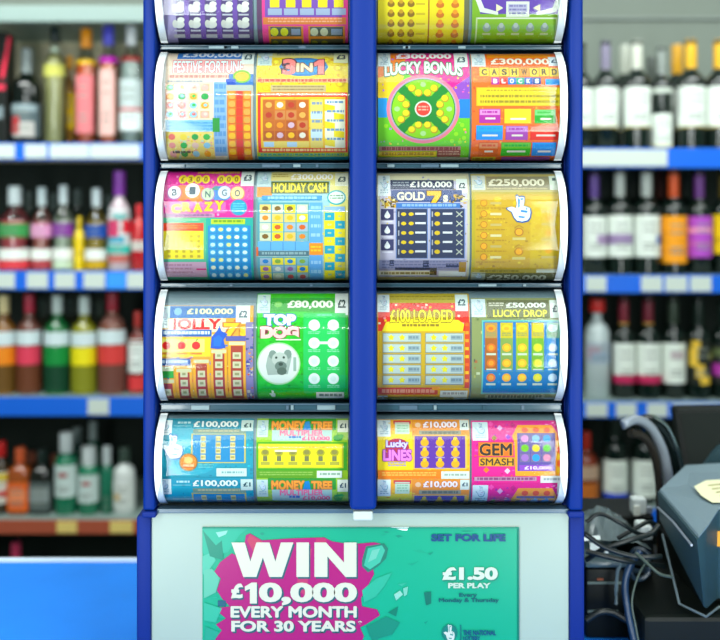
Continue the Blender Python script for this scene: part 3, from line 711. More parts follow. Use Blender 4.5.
p.R(310.5, 99.5, 323, 148, '#e8d488').Rs([(311, 112, 322.5, 119), (311, 130, 322.5, 138)], '#cfe2f0').lines(312, 102, 322, 147, 5, '#8a9ab0', .3)
p.R(263, 141.5, 309, 147.5, '#f0d888').Rs([(264, 142, 274, 147), (287, 142, 297, 147)], '#c0d8ec')
p.R(325, 99.5, 345, 148, '#f6f4dc')
for i, y in enumerate(ar(104, 8.6, 5)): p.G([(325 + 9 * (i % 2), y), (325 + 9 * (i % 2), y + 7), (335 + 9 * (i % 2) * 1.05, y + 8.6), (335 + 9 * (i % 2) * 1.05, y + 2)], '#f0dc50')
p.lines(327, 101, 344, 147, 5, '#7c98b8', .25).lines(262, 148.8, 346, 151.6, 1, '#f4d0a0', .9)
p.R(257, 153, 348, 156.5, '#b4cc4c').lines(260, 153.6, 344, 156, 1, '#5c9a8c', .9).R(257, 156.6, 348, 160, '#1f88a0')
finish(p, 1, 'yellow scratchcard with big pink numerals on a blue cloud')

p = Print(378, 53, 469.5, 161.5, '#84cc28')
p.G([(378, 53), (378, 90), (400, 75), (420, 53)], '#f28a1c').G([(378, 78), (378, 98), (396, 98), (404, 76), (396, 72)], '#f6d41c').G([(410, 53), (400, 70), (420, 80), (445, 90), (469.5, 82), (469.5, 53)], '#e0348c')
p.G([(452, 88), (469.5, 76), (469.5, 102), (458, 104)], '#8a50b0').speck(379, 54, 469, 146, 120, ['#f8d060', '#a8dc50', '#f070b0', '#c8e880', '#b870d0', '#f8a850'], .8, 2.6, 4).R(378, 98, 387, 117.5, '#1fa0e4').R(459, 99, 469.5, 118, '#2a7ed0')
for x, y in ((462, 125), (456, 134), (464, 138), (386, 126), (460, 142), (452, 141)): p.E(x, y, 2.2, 2.2, '#a8e048', 8)
p.E(423, 109, 36.5, 34.5, '#e48898', 40).E(423, 109, 33.4, 31.4, '#b8a8b8', 40).E(423, 109, 32, 30, '#1f8040', 40)
for a in R_(4):
    c, s_ = math.cos(a * PI / 2), math.sin(a * PI / 2)
    q = []
    for k in R_(9):
        t = math.radians(-36 + 9 * k); q.append((31, t))
    for k in R_(9):
        t = math.radians(30 - 7.5 * k); q.append((15.5, t))
    pts = []
    for rr_, t in q:
        u, v = rr_ * math.cos(t + a * PI / 2), rr_ * math.sin(t + a * PI / 2); pts.append((423 + u, 109 - v * .95))
    p.G(pts, '#98cc38')
    for rr_, t in ((24.5, -27), (24.5, 27), (17.5, -15), (17.5, 15)):
        t = math.radians(t) + a * PI / 2; p.E(423 + rr_ * math.cos(t), 109 - .95 * rr_ * math.sin(t), 4, 3.8, '#b09028', 10).E(423 + rr_ * math.cos(t) - .4, 108.6 - .95 * rr_ * math.sin(t), 3.3, 3.1, '#ecdc38', 10)
    p.E(423 + 26 * c, 109 - 24.5 * s_, 3 if c else 5, 2.6, '#b8dca0', 8)
p.E(423, 109, 8.5, 8.2, '#d8dcd0').E(423, 109, 7, 6.7, '#d85048').lines(418, 106, 428, 112, 2, '#f0b0a0')
p.T(396, 53.8, 452, 59.6, '£300,000', '#ffffff', .04, '#d02a6c', .05)
p.T(385, 65, 462, 76, 'LUCKY BONUS', '#f4fbf0', .04, '#2c7a4c', .06, arc=3).logo(378, 53, 390.5, 66.5).price(454.5, 53.5, 468, 67, '£3')
p.R(379, 146.5, 461, 151, '#b88a80').lines(382, 147, 458, 150.6, 1, '#8c4a4c', .9).R(379, 151.6, 437, 156.6, '#ecd050').lines(382, 152.4, 434, 156, 1, '#b89430', .8).R(437.5, 150, 461, 157, '#8c4c44').lines(439, 151, 460, 156, 2, '#c8a090')
p.R(378, 157.5, 469.5, 161.5, '#c8c4b0')
finish(p, 1, 'rainbow scratchcard with green wheel of yellow dots ringed in pink')

p = Print(471.5, 54, 564.5, 161.5, '#f07a1e').speck(472, 66, 564, 161, 110, ['#f89848', '#e06410', '#f4b068', '#d85818'], 1, 3.5, 5)
p.R(488, 54, 552, 58, '#f29a50').logo(472, 54, 486, 66.5).T(491, 58.5, 550, 65.5, '£300,000', '#fff4e4', .03, '#c85a14', .04).price(549, 57, 562, 66, '£3', '#26405c', '#e6f0f4')
for i, ch in enumerate('CASHWORD'):
    x = 479.5 + i * 10; p.R(x, 67.5 + .5 * (i % 2), x + 9.2, 76 + .5 * (i % 2), '#f2d040' if i != 4 else '#e8a040').T(x + 2, 69, x + 7.4, 75, ch, '#3a2c10', .04)
for i, (ch, c) in enumerate(zip('BLOCKS', ('#a83a8c', '#d8443c', '#2a74c0', '#28a080', '#2c5ca8', '#1f4c8c'))):
    x = 491 + i * 8.3; p.R(x, 77.5, x + 8, 84.5, c).T(x + 2, 78.8, x + 6, 83.4, ch, '#f4f4f0', .05)
p.R(545, 79, 563, 85, '#3a94e0').R(476, 87.5, 562, 106, '#d8c018').R(477.5, 88.5, 560.5, 105, '#f2dc1c')
p.lines(486, 89.5, 552, 92, 1, '#b8a020', .8)
for y in (94, 99.5): p.cells(ar(479, 5.8, 14), [y], 4.9, 4.6, ['#e4c818', '#dcc420'], 2).lines(480, y + 1, 559, y + 3.6, 1, '#9c8c28', .9)
B3 = [(479, 109, 500, 123, '#b0389c', '#dc98cc'), (504, 109, 530.5, 123.5, '#ecd81c', '#f0e46c'), (534, 109.5, 555, 123.5, '#34a848', '#8cd08c'), (476, 125.5, 502.5, 140, '#2494e4', '#3ca4ec'),
      (505.5, 126, 527.5, 140, '#a44ca8', '#c48ccc'), (530, 126, 560, 140, '#e84430', '#f49a80'), (479, 142.5, 498.5, 156, '#d8683c', '#e49a70'), (501.5, 142.5, 531, 156, '#56b834', '#88cc60'), (532.5, 142.5, 556.5, 156, '#2a8edc', '#3c9ee8')]
for x0, y0, x1, y1, c, c2 in B3:
    p.R(x0, y0, x1, y1, c).R(x0 + .5, y0 + .6, x1 - .5, y0 + 6, c2).lines(x0 + 3, y0 + 2, x1 - 3, y0 + 4.6, 1, c, .8).R(x0 + 6, y1 - 5.4, x1 - 5, y1 - 3.6, '#f4ece0')
p.R(473, 157, 497, 161.5, '#e4c848').R(503, 157, 552, 161.5, '#a05a98').lines(474, 158, 495, 160.6, 1, '#a08020', .8)
finish(p, 1, 'orange scratchcard with yellow letter tiles and nine coloured blocks')

# ---- middle tubs
p = Print(158, 170.5, 253.5, 281, '#d63a90')
rr = random.Random(9)
for _ in R_(60): p.E(rr.uniform(164, 253), rr.uniform(173, 216), 1.3, 1.3, rr.choice(['#e878b4', '#b82a80', '#f0a0c8', '#9a3aa8']), 6)
p.lines(196, 171.5, 238, 173.8, 1, '#f0c870', .9)
for i, ch in enumerate('£300,000'):
    x = 182 + i * 7.7; p.E(x, 179.3, 4.2, 4.3, '#f0d828', 12).T(x - 1.9, 176.8, x + 1.9, 181.8, ch, '#8a6a2c', .04) if ch != ',' else p.T(x - .8, 181, x + .8, 183.6, ch, '#f0d828', .05)
p.E(182, 193, 9, 8, '#f0803c').E(197, 194, 10, 9, '#f0882c').E(217, 193, 7, 7, '#2a8e60').R(214, 186, 222, 200, '#2a78c8')
for x, y, r, c, ch in ((174.5, 192.3, 6.2, '#f8f8f8', 'B'), (192.5, 190.5, 7.3, '#fbfbf6', 'I'), (208, 194, 6, '#c8e4b8', 'N'), (224.5, 192.5, 6.4, '#dcecf8', 'G'), (237.5, 193, 6.4, '#f0d8a0', 'O')):
    p.E(x, y + .6, r + 1, r + 1, '#e89030' if ch in 'IO' else '#2a74b4' if ch == 'G' else '#9a6aa0').E(x, y, r, r, c).T(x - r * .42, y - r * .5, x + r * .42, y + r * .55, ch, '#2c4a58', .03)
p.R(170, 202, 226, 213, '#c86aa8')
for i, (ch, y) in enumerate(zip('CRAZY', (204, 202.5, 203, 202, 201))): p.T(172 + i * 10.8, y, 181 + i * 10.8, y + 9, ch, '#f8dc20', .05, '#b0701c', .045)
p.E(239, 207.5, 9.5, 9, '#c04a98').E(239, 207.5, 8.4, 8, '#2f94b4', 14).lines(233, 203, 245, 213, 4, '#7cc4d0').price(240.5, 170.5, 253.5, 186, '£3')
p.R(163, 213.5, 215, 217, '#c090b0').lines(166, 214, 212, 216.4, 1, '#8a5a84', .9)
p.R(160, 217.5, 207, 281, '#6ab490').lines(168, 218.5, 200, 221, 1, '#a4c8a8', .9).R(162.5, 223, 204, 231, '#ee5a28').lines(170, 225, 198, 229.5, 2, '#f8a060').R(162.5, 231, 204, 259, '#f4e21a')
for i, y in enumerate(ar(235, 5, 5)):
    p.Rs([(x, y, x + 3, y + 2.6) for x in ar(168, 7.4, 5)], '#c0a820')
p.R(162.5, 262, 206, 277, '#d0a8b8').lines(166, 264, 192, 275, 3, '#b48898').R(196, 268.5, 206, 270, '#d02a78')
p.R(206.5, 217.5, 253.5, 281, '#3aa498').R(211.5, 219, 245.5, 224, '#c0d42c').lines(214, 220, 243, 223, 1, '#7c9c30', .8).R(208.5, 225.5, 251, 279, '#1f80b8')
for y in ar(229.5, 7.6, 7):
    for x in ar(213.2, 8, 5): p.R(x - 3.2, y - 3, x + 3.2, y + 3, '#2a98c4').E(x, y, 2.5, 2, rr.choice(['#d8ecec', '#f0f4d8', '#b8dce4', '#e0e4a0', '#c8e8f0']), 8)
p.R(158, 170.5, 164, 281, '#f2e8f0')  # left edge whitened to paint in the cover's glare
finish(p, 2, 'magenta scratchcard with lettered bingo balls and blue number grid')

p = Print(256.5, 171.5, 348, 281, '#a8c8cc').speck(257, 186, 348, 281, 120, ['#7cacb8', '#d0dcb8', '#e8d890', '#90c0d8', '#c0b078'], 1, 4, 6)
p.R(270, 172, 335, 181, '#e8dca0').R(330, 172, 348, 280, '#f0e6a0').R(257, 187, 272, 197, '#e8943c').R(257, 197, 270, 203, '#8ab4b8')
p.logo(257, 172.5, 270.5, 186, '#c8dcdc').lines(272, 174, 288, 178, 2, '#b8a468').T(290, 174, 333, 180.5, '£300,000', '#fcfcf4', .03, '#c8a468', .03).price(335, 173, 348, 186, '£3', '#34484c', '#f4f4dc')
p.R(271, 181.5, 329, 193.5, '#566424').T(273, 183, 327, 192.5, 'HOLIDAY CASH', '#f2e058', .045, '#3c4a20', .03)
p.E(336.5, 197.5, 9.5, 7.5, '#3ca4a8').E(336.5, 197.5, 8, 6, '#e8f2ec').lines(330, 195, 343, 200, 2, '#5c8c58').R(262, 195.5, 322, 200.5, '#3c8cb8').lines(268, 196.5, 318, 200, 1, '#a8d0e0', .7)
cc = ['#f0dc28', '#a8b8c4', '#3c8cd4', '#e8c888', '#ece060', '#8cb4b8', '#d4d8c0']
p.R(258, 202.5, 309, 241, '#6aa0ac').cells(ar(260, 12.3, 4), ar(204.5, 9.3, 4), 11, 8.4, cc, 11)
rr = random.Random(2)
for y in ar(208.5, 9.3, 4):
    for x in ar(265.5, 12.3, 4): p.E(x, y, 3.4, 2.6, rr.choice(['#7a5a2c', '#e08a2c', '#f0f0e0', '#2a6ab8', '#c86428', '#d8b830']), 7)
p.R(309.5, 202.5, 322.5, 280, '#74a8d8').lines(311, 206, 321, 279, 8, '#a8cce8', .35).R(258, 241.5, 309, 250.5, '#78b0dc')
for x in ar(270.5, 12.3, 3): p.R(x, 241.5, x + .8, 250.5, '#5a8cbc')
p.R(257, 251, 309, 256, '#54707c').lines(262, 252, 306, 255, 1, '#94acb0', .8).R(309.5, 243, 323, 255, '#f09a1c').lines(311, 246, 321, 253, 2, '#f8cc50')
p.R(258, 257, 309, 280, '#6aa0ac').cells(ar(260, 12.3, 4), ar(258, 7.6, 3), 11, 6.8, cc, 15)
for y in ar(261.3, 7.6, 3):
    for x in ar(265.5, 12.3, 4): p.E(x, y, 3.2, 2.2, rr.choice(['#c85a5c', '#e8a030', '#f0f0e0', '#3c7ab8', '#9a6a9c', '#8aa830']), 7)
p.R(324, 206, 345.5, 280.5, '#dcd878').R(324.5, 206.5, 345, 211.5, '#9cb8d8')
for i, y in enumerate(ar(212.5, 8.3, 8)):
    for j, x in enumerate((324.8, 335.2)): p.R(x, y, x + 9.8, y + 7.8, '#38a0b8' if (i + j) % 2 == 0 else '#f2e020').lines(x + 3, y + 3, x + 6.5, y + 5, 1, '#b8c8a0', .8)
p.R(256.5, 197, 258, 281, '#7aa0a0').R(256.5, 247, 258.5, 256, '#d86a3c')
finish(p, 2, 'sky blue scratchcard chequered yellow and teal with olive title')

p = Print(377.5, 173.5, 469.5, 282, '#c8c2a8')
p.R(380, 176, 467, 279.5, '#c4bed0').speck(379, 176, 468, 280, 120, ['#a8a0bc', '#dcd8dc', '#9c8c6c', '#d8c890', '#8c88a8'], 1, 3.5, 7).R(380, 176, 467, 181, '#d8d4b8').logo(378, 175.5, 390, 196).R(390.5, 180, 454, 189.5, '#2a3450').lines(393, 182, 409, 187, 2, '#9aa0a8').T(410, 181.5, 452, 188.2, '£100,000', '#f2f2e8', .03).price(456.5, 179, 467.5, 193, '£2', '#2c3c44')
p.R(391, 190, 462, 202, '#3c4c7c').T(397, 191.8, 425, 200.5, 'GOLD', '#e4dcc8', .04, '#22305c', .04).G([(426, 190), (442, 190), (442, 195), (435, 206), (428, 206), (434, 196), (426, 196)], '#4a3410').G([(427, 191), (441, 191), (441, 195), (434.5, 205), (429.5, 205), (435, 195.5), (427, 195.5)], '#f0bc1c').T(443, 195, 448, 202, 's', '#e4dcc8', .04)
rr = random.Random(6)
for _ in R_(40): p.R(x := rr.uniform(380, 396), y := rr.uniform(196, 206), x + rr.uniform(1, 4), y + rr.uniform(1, 3), rr.choice(['#2c2c34', '#d0a838', '#8a7030', '#e8dca8', '#5c4c20']))
for _ in R_(34): p.R(x := rr.uniform(448, 464), y := rr.uniform(194, 206), x + rr.uniform(1, 4), y + rr.uniform(1, 3), rr.choice(['#2c2c34', '#d0a838', '#8a7030', '#e8dca8', '#5c4c20']))
p.R(396, 203, 460, 208, '#4c74b0').lines(402, 204, 456, 207, 1, '#94b0d8', .8)
for y in ar(209, 15.2, 3): p.R(381, y, 393.5, y + 11, '#34345c').E(387.2, y + 7, 3, 2.5, '#e8e8e8', 8).G([(384.5, y + 6), (387.2, y + 1.5), (390, y + 6)], '#dcdce0').R(382, y + 12, 392.5, y + 13.4, '#e4e0ec')
for x0, x1 in ((396.5, 427), (430.5, 464)):
    p.R(x0 - .8, 208.4, x1 + .8, 258.6, '#7c90c0').R(x0, 209, x1, 258, '#28304e')
for y in ar(213.5, 9.4, 5):
    p.R(398, y - 2, 399.2, y + 3.4, '#a8a8b0').Es([(403.5, y + .6), (411, y + .6)], 2.7, 1.9, '#d8bc38', 8).R(415, y - .8, 425.5, y + 1.2, '#dcdce0')
    p.R(431.5, y - 2, 432.7, y + 3.4, '#a8a8b0').E(437, y + .6, 2.9, 2.3, '#d0b438', 8).R(442.5, y - .8, 452, y + 1.2, '#dcdce0').L(456, y - 2, 462, y + 3.4, 1, '#b4b8ac').L(462, y - 2, 456, y + 3.4, 1, '#b4b8ac')
p.R(379, 260, 466, 270, '#9490a4').lines(382, 261, 462, 269.5, 3, '#74708c').Rs([(389.5, 260, 394, 266), (423, 260.5, 429, 267), (446, 263.5, 460, 267), (395, 267.5, 430, 270)], '#26283a').R(379, 271, 436, 275, '#e4dcc0').lines(381, 272, 434, 274.4, 1, '#8c7c50', .9).R(430, 268, 437, 275, '#3c3424').R(439, 271, 466, 276, '#e8eae4').R(459, 262, 466, 272, '#a8842c')
p.R(378, 277, 468.5, 282, '#d4c48c')
finish(p, 2, 'navy and silver scratchcard with two dark panels of gold pairs')

p = Print(471.5, 174, 564.5, 282, '#b8a654')
p.R(472, 174, 564, 192, '#c0b27c').logo(472, 175.5, 485.5, 190, '#d4d8cc').R(486.5, 176.5, 550, 190, '#8c8468').T(488.5, 179, 545, 187, '£250,000', '#ece6cc', .035, '#6c6448', .03).lines(487, 187.8, 548, 189.6, 1, '#c8bc94', .8)
p.R(550, 176, 564, 190, '#dce4d4').lines(553, 178, 560, 181, 1, '#4a5c58', .9)
p.R(475, 194, 560, 269, '#c8a834').speck(475, 194, 560, 269, 60, ['#b89428', '#e0c458', '#d8bc60'], 1, 4, 8).R(478, 198, 530, 266, '#c8a630').R(530, 196, 557, 268, '#d0b440').speck(476, 196, 559, 268, 110, ['#b08c24', '#e4cc6c', '#c09c30', '#dcc05c', '#a48428'], .8, 3.2, 18)
rr = random.Random(12)
for _ in R_(30): p.E(rr.uniform(480, 556), rr.uniform(199, 266), rr.uniform(2, 5), rr.uniform(1.5, 3), rr.choice(['#ccac34', '#dcbe48', '#c4a02c']), 8)
for i, y in enumerate(ar(203, 10.8, 6)): p.lines(476, y + 4.4, 506, y + 6, 1, '#b08c28', .8).E(483.5, y, 3.7, 3.7, '#b8801c', 10).E(483.5, y, 2.8, 2.8, '#ecae20' if i > 2 else '#dca834', 10).R(490, y - 1, 501, y + 1.4, '#e2d8ac' if i % 2 else '#c4b078')
for y in (232, 251.5): p.E(518.5, y, 4.6, 4.2, '#b07c1c', 12).E(518.5, y, 3.4, 3.1, '#e8ac20', 12).R(512, y + 5.4, 525, y + 8, '#d4c488').L(518.5, y - 7, 523, y - 4, 1, '#b08824').L(518.5, y - 7, 514, y - 4, 1, '#b08824')
for i, y in enumerate((205, 218, 233, 251)): p.E(548, y, 3.6, 2.4, '#e0a824', 10).R(541, y + 5, 556, y + 7.4, '#c8b47c')
p.hand(507, 195.5, 530, 221.5)
p.R(474, 269.5, 560, 272.5, '#bca860').lines(480, 270, 520, 272, 1, '#8c7c40', .9).R(537, 269, 560, 272.6, '#e8ead8')
p.R(472, 273, 564, 282, '#74704c').logo(472, 272.5, 486, 282, '#c8ccb8').T(488, 275, 548, 281, '£250,000', '#dcdcc4', .035, '#4c4a30', .03)
p.R(560, 174, 564.5, 282, '#e4e8dc')  # right edge paled, painting the glare at the cover's end
finish(p, 2, 'gold scratchcard with a blue and white crossed fingers hand')

# ---- lower tubs
p = Print(158, 305.5, 253.5, 402.5, '#dca860').speck(158, 318, 253, 402, 160, ['#5a78b8', '#f0b840', '#e87850', '#f4e8b0', '#8c84c0', '#c85a40', '#3c5ca8'], 1.2, 4.5, 9)
p.R(164, 306, 240, 318, '#5a86b8').R(170, 307, 237, 317, '#3a6ca8').E(178, 311.5, 4, 4, '#8cb4d0', 8).T(187, 308.5, 233, 315, '£100,000', '#f0f0c8', .03, '#6c8c60', .03).logo(159, 306, 170, 328, '#dcecec').price(236, 305.5, 250, 323.5, '£2')
p.R(168, 318.5, 226, 332, '#f0dcc0').T(171, 318.5, 222, 332.5, 'JOLLY', '#ec3a1c', .045, '#f8f4e4', .035)
p.T(224, 323, 240, 337, '7', '#f4c81c', .06, '#b0641c', .05).T(240, 326, 247, 336, 's', '#f4c81c', .05, '#b0641c', .05)
p.R(246, 322, 253.5, 402, '#8a80a8').speck(246, 322, 253.5, 402, 50, ['#e8b838', '#5c4c98', '#d8d0c0', '#c86040', '#3c4c88'], 1, 3.5, 10).R(226, 336, 246, 341, '#5a5a9c')
p.R(160, 329.5, 212, 336.5, '#2a5ca4').lines(164, 331, 210, 335, 1, '#dce8f0', .8)
p.R(159, 337.5, 211, 356.5, '#f4d860').R(161, 339, 205, 352, '#f8ec9c')
for x in (167, 182, 196.5): p.E(x, 345.5, 4.4, 4.2, '#e23c28', 10).L(x, 341, x + 1.6, 338.6, 1, '#5c7a2c').R(x - 6, 352.5, x + 6, 354.5, '#d88850')
p.G([(212, 337), (218, 330), (219.5, 325), (222, 331), (228, 334), (224, 340), (226, 348), (218, 349), (211, 348)], '#1f56b8').G([(214, 338), (219, 335), (223, 338), (221, 346), (214, 346)], '#2f6cd0')
p.R(160, 358.5, 191, 365.5, '#24549c').lines(162, 360, 188, 364, 1, '#c8d8ec', .8).R(161, 366.5, 174, 371, '#e8ecd0').R(161, 371, 174, 378, '#3aa050')
for (x0, y0, x1) in ((159, 379, 175), (176, 368, 192.5), (193.5, 359, 210), (211, 349, 227.5), (228.5, 341, 246)):
    p.R(x0, y0, x1, 402, '#f2b41c').R(x0 + .8, y0 + .5, x1 - .8, y0 + 4, '#d8d4b0').R(x0 + 2.6, y0 + 4.5, x1 - 2.6, 398, '#a44438')
    y = 391.5
    while y > y0 + 5: p.R(x0 + 4.6, y - 2.5, x1 - 4.6, y + 4, '#d8d4b4').R(x0 + 6.5, y - .5, x1 - 6.5, y + 2, '#9c9c78'); y -= 9.2
    p.R(x0 + .8, 398.5, x1 - .8, 401, '#e86a28')
p.R(158, 305.5, 161, 402.5, '#eef2ee')  # narrow pale left edge paints the glare on the cover
finish(p, 3, 'striped orange scratchcard with steps of prize columns and three apples')

p = Print(256.5, 293.5, 348, 402.5, '#34b42a')
p.R(257, 294, 348, 312.5, '#54b830').R(270, 298, 336, 311.5, '#3c9c2c').E(278, 304.5, 4, 3, '#88c470', 8).T(287, 300.5, 333, 309, '£80,000', '#f4fbe8', .04, '#2a7a2c', .03).logo(257, 294.5, 270, 313, '#d4e8dc').price(335, 293.5, 348, 315, '£2', '#28443c', '#f4f8f0')
for k in R_(9): p.G([(279, 363), (279 + 70 * math.cos(k * .7), 363 + 60 * math.sin(k * .7)), (279 + 70 * math.cos(k * .7 + .25), 363 + 60 * math.sin(k * .7 + .25))], '#44c032')
p.R(256.5, 293.5, 258, 402.5, '#2c8c30').R(257, 294, 348, 298, '#62c044').R(270, 298, 336, 311.5, '#3c9c2c').T(287, 300.5, 333, 309, '£80,000', '#f4fbe8', .04, '#2a7a2c', .03).E(278, 304.5, 4, 3, '#88c470', 8).logo(257, 294.5, 270, 313, '#d4e8dc').price(335, 293.5, 348, 315, '£2', '#28443c', '#f4f8f0')
p.T(264, 314, 296, 325.5, 'TOP', '#f0f8fc', .07, '#2a68a8', .06).T(261, 326, 299, 338.5, 'DOG', '#f4c8c4', .08, '#7c2c38', .06).R(276, 339, 301, 340.2, '#e8f4dc')  # pale line under DOG: the ceiling tube's reflection, painted on
p.speck(257, 314, 303, 392, 80, ['#48c838', '#289c28', '#60d048', '#1f8c2c'], 1, 4, 11).R(303.5, 313, 345.5, 393, '#22c070').lines(317, 314, 332, 316.4, 1, '#8ce0b0', .8)
for y in (325, 343, 361, 378.5):
    for x in (314.3, 333.3): p.E(x, y, 5.7, 5.6, '#ecf6ee', 14).E(x, y, 3, 3, '#dcebe2', 8).lines(x - 6, y + 6.4, x + 6, y + 9.6, 2, '#a4e0bc')
p.R(318, 341.4, 331, 344, '#e6f6ea')  # second piece of the painted tube reflection, between the circles
p.E(279, 363.5, 21.6, 21.2, '#b8dcb0', 32).E(279, 363.5, 20.2, 19.8, '#e6eee4', 32)
p.G([(268, 356), (271, 351), (277, 354), (284, 353), (290, 350), (292, 357), (290, 366), (288, 374), (268, 375), (266, 366)], '#a8b4ac').E(273, 354.5, 4, 4.6, '#84948c', 10).E(288, 354, 4, 4.8, '#84948c', 10)
p.E(280, 359, 8, 7, '#c0c8c0', 12).E(281, 366, 6, 5, '#6c7c74', 12).E(281, 364, 2.4, 1.8, '#34443c', 8).Es([(276.5, 357.5), (284, 357.3)], 1.3, 1.3, '#34443c', 8).E(282, 371, 5, 4, '#56665c', 10)
p.R(293.5, 357, 296.5, 371, '#a0b4a8').lines(263, 386, 300, 391, 2, '#58c058').hand(269, 390, 275, 397, '#e8f4ec', None, '#b8dcc4').R(316, 392, 344, 398, '#f2f6ec').lines(319, 393.5, 342, 396.6, 1, '#7c8c84', .8)
p.R(257, 398.8, 348, 402.5, '#5c8868').lines(259, 399.4, 346, 402, 1, '#b8d0bc', .9)
finish(p, 3, 'bright green scratchcard with a dog in a round white frame')

p = Print(377.5, 293.5, 469.5, 403.5, '#e6b838')
p.R(378, 293.5, 469, 303, '#c0b060').lines(390, 296, 455, 301, 2, '#9c8c40').R(378, 303, 469, 331, '#dc4430')
rr = random.Random(8)
for _ in R_(46): p.R(x := rr.uniform(378, 466), y := rr.uniform(303, 326), x + 2.4, y + 2, rr.choice(['#f4c838', '#f8e8d0', '#f08030', '#b82a20', '#f4a0a0']))
p.logo(377.5, 294.5, 389.5, 312).price(455.5, 294.5, 468, 311, '£2', '#2c4c54', '#e4f0ec').R(390, 311, 455, 320, '#a88a28').G([(381, 333), (386, 322), (420, 318), (458, 320), (464, 324), (462, 333)], '#f0d820')
p.T(390, 309.5, 453, 322.5, '£100 LOADED', '#f4e828', .03, '#6c5418', .045).lines(402, 324, 440, 327, 1, '#8c7820', .8)
p.R(379, 332, 465, 388, '#d0b038').speck(379, 332, 465, 388, 80, ['#e8cc58', '#b08c28', '#e0a030'], 1, 3, 12).R(381, 331, 463, 387, '#c8a838')
for y in ar(333.5, 10.6, 5):
    for x0 in (384, 426.5):
        p.R(x0 - 1.5, y - .7, x0 + 37, y + 9, '#8c8c7c').R(x0 - .8, y, x0 + 36.4, y + 8, '#bcc8c4')
        for x in (x0 + 7, x0 + 18):
            p.G([(x + 3.6 * (1 if k % 2 == 0 else .55) * math.sin(-k * PI / 5), y + 4 - 3.6 * (1 if k % 2 == 0 else .55) * math.cos(k * PI / 5)) for k in R_(10)], '#e4dc28')
        p.R(x0 + 24, y + 1.6, x0 + 35.4, y + 6.6, '#9cacb0').lines(x0 + 24.5, y + 2.6, x0 + 35, y + 5.6, 1, '#7c8c94', .8)
p.R(464.5, 322, 469.5, 388, '#c85028')
for y in ar(323, 8, 8): p.R(465, y, 468.5, y + 3, rr.choice(['#f0a030', '#e87028', '#f4c040']))
p.R(378, 387.5, 438, 394.5, '#c84c44').lines(382, 389, 435, 393, 1, '#e8a48c', .9).R(432, 386.5, 440, 390, '#f0a828').R(440.5, 390.5, 468, 397, '#eceee0').lines(443, 392, 466, 395.4, 1, '#a8a8a0', .7).R(378, 397, 469, 403.5, '#a0984c').logo(377.5, 395.5, 388, 403.5).lines(392, 398, 455, 402.4, 2, '#d0c878').R(454, 397.5, 468, 403.5, '#e4e8d8')
finish(p, 3, 'red and gold scratchcard with ten grey boxes of yellow stars')

p = Print(471.5, 298, 564.5, 404, '#8c9468')
rr = random.Random(21)
for _ in R_(90): p.R(x := rr.uniform(472, 562), y := rr.uniform(299, 402), x + rr.uniform(1, 4), y + rr.uniform(1, 3), rr.choice(['#b8b870', '#6c7c50', '#d0c890', '#4c6c40', '#a86c4c', '#5c5c4c', '#c8d0b0']))
p.logo(471.5, 299, 485.5, 317, '#dcecf0').R(487, 300, 549, 318, '#6c7050').lines(489, 302.5, 504, 307, 2, '#dcdcc8').T(506, 302.5, 546, 308.5, '£50,000', '#f4f8ec', .035, '#4c5438', .03).T(493, 309.5, 547, 317, 'LUCKY DROP', '#e8e07c', .035, '#58601c', .035).price(550, 300, 562, 318, '£1', '#34484c', '#eaf2ea')
p.R(481.5, 320, 559, 394, '#7cbcb0').R(483, 321.5, 557.5, 392.5, '#1f74b0').speck(483, 321, 557, 392, 60, ['#3c94c8', '#185c94', '#58acc8'], 1, 3.5, 13)
for i, (x, c, c2, c3) in enumerate(((484.5, '#a46438', '#d87830', '#e8a030'), (500, '#88a060', '#f0b020', '#f4c818'), (515.5, '#98b440', '#f4bc14', '#f8d418'), (531, '#7cac48', '#d8d820', '#f0e018'), (546, '#3c84c0', '#c8dcf0', '#e0ecf4'))):
    p.R(x, 322, x + 12.4, 391.5, '#2478a8').R(x, 338, x + 12.4, 371.5, c).R(x, 322.5, x + 12.4, 338, '#c8b83c' if 0 < i < 4 else '#b09060' if i == 0 else '#90b4a0')
    p.E(x + 6, 328, 4.8, 3.6, c3, 10).E(x + 6, 328.5, 2.6, 1.8, c2, 8).lines(x + 1.5, 332.6, x + 11, 336.5, 2, '#8c9468')
    for y in (347.5, 363, 377.5): p.E(x + 6.2, y, 4.5, 4.2, c2, 12).E(x + 6.2, y, 2.8, 2.6, c3, 8).R(x + 1.5, y + 5.6, x + 11, y + 7.6, '#d4dcc8')
p.R(483, 370, 557.5, 371.2, '#2c80b8').R(486, 394.5, 546, 398.5, '#b0b494').lines(489, 395, 543, 398, 1, '#5c6448', .9).R(537, 397.5, 562, 403, '#e8f0e4').R(474, 399, 530, 404, '#74744c').lines(476, 400, 528, 403.4, 1, '#b8b878', .9)
p.R(560, 318, 564.5, 400, '#dfe8dc')  # pale strip painted for the glare along the outer edge
finish(p, 3, 'olive scratchcard with blue panel of coin columns')

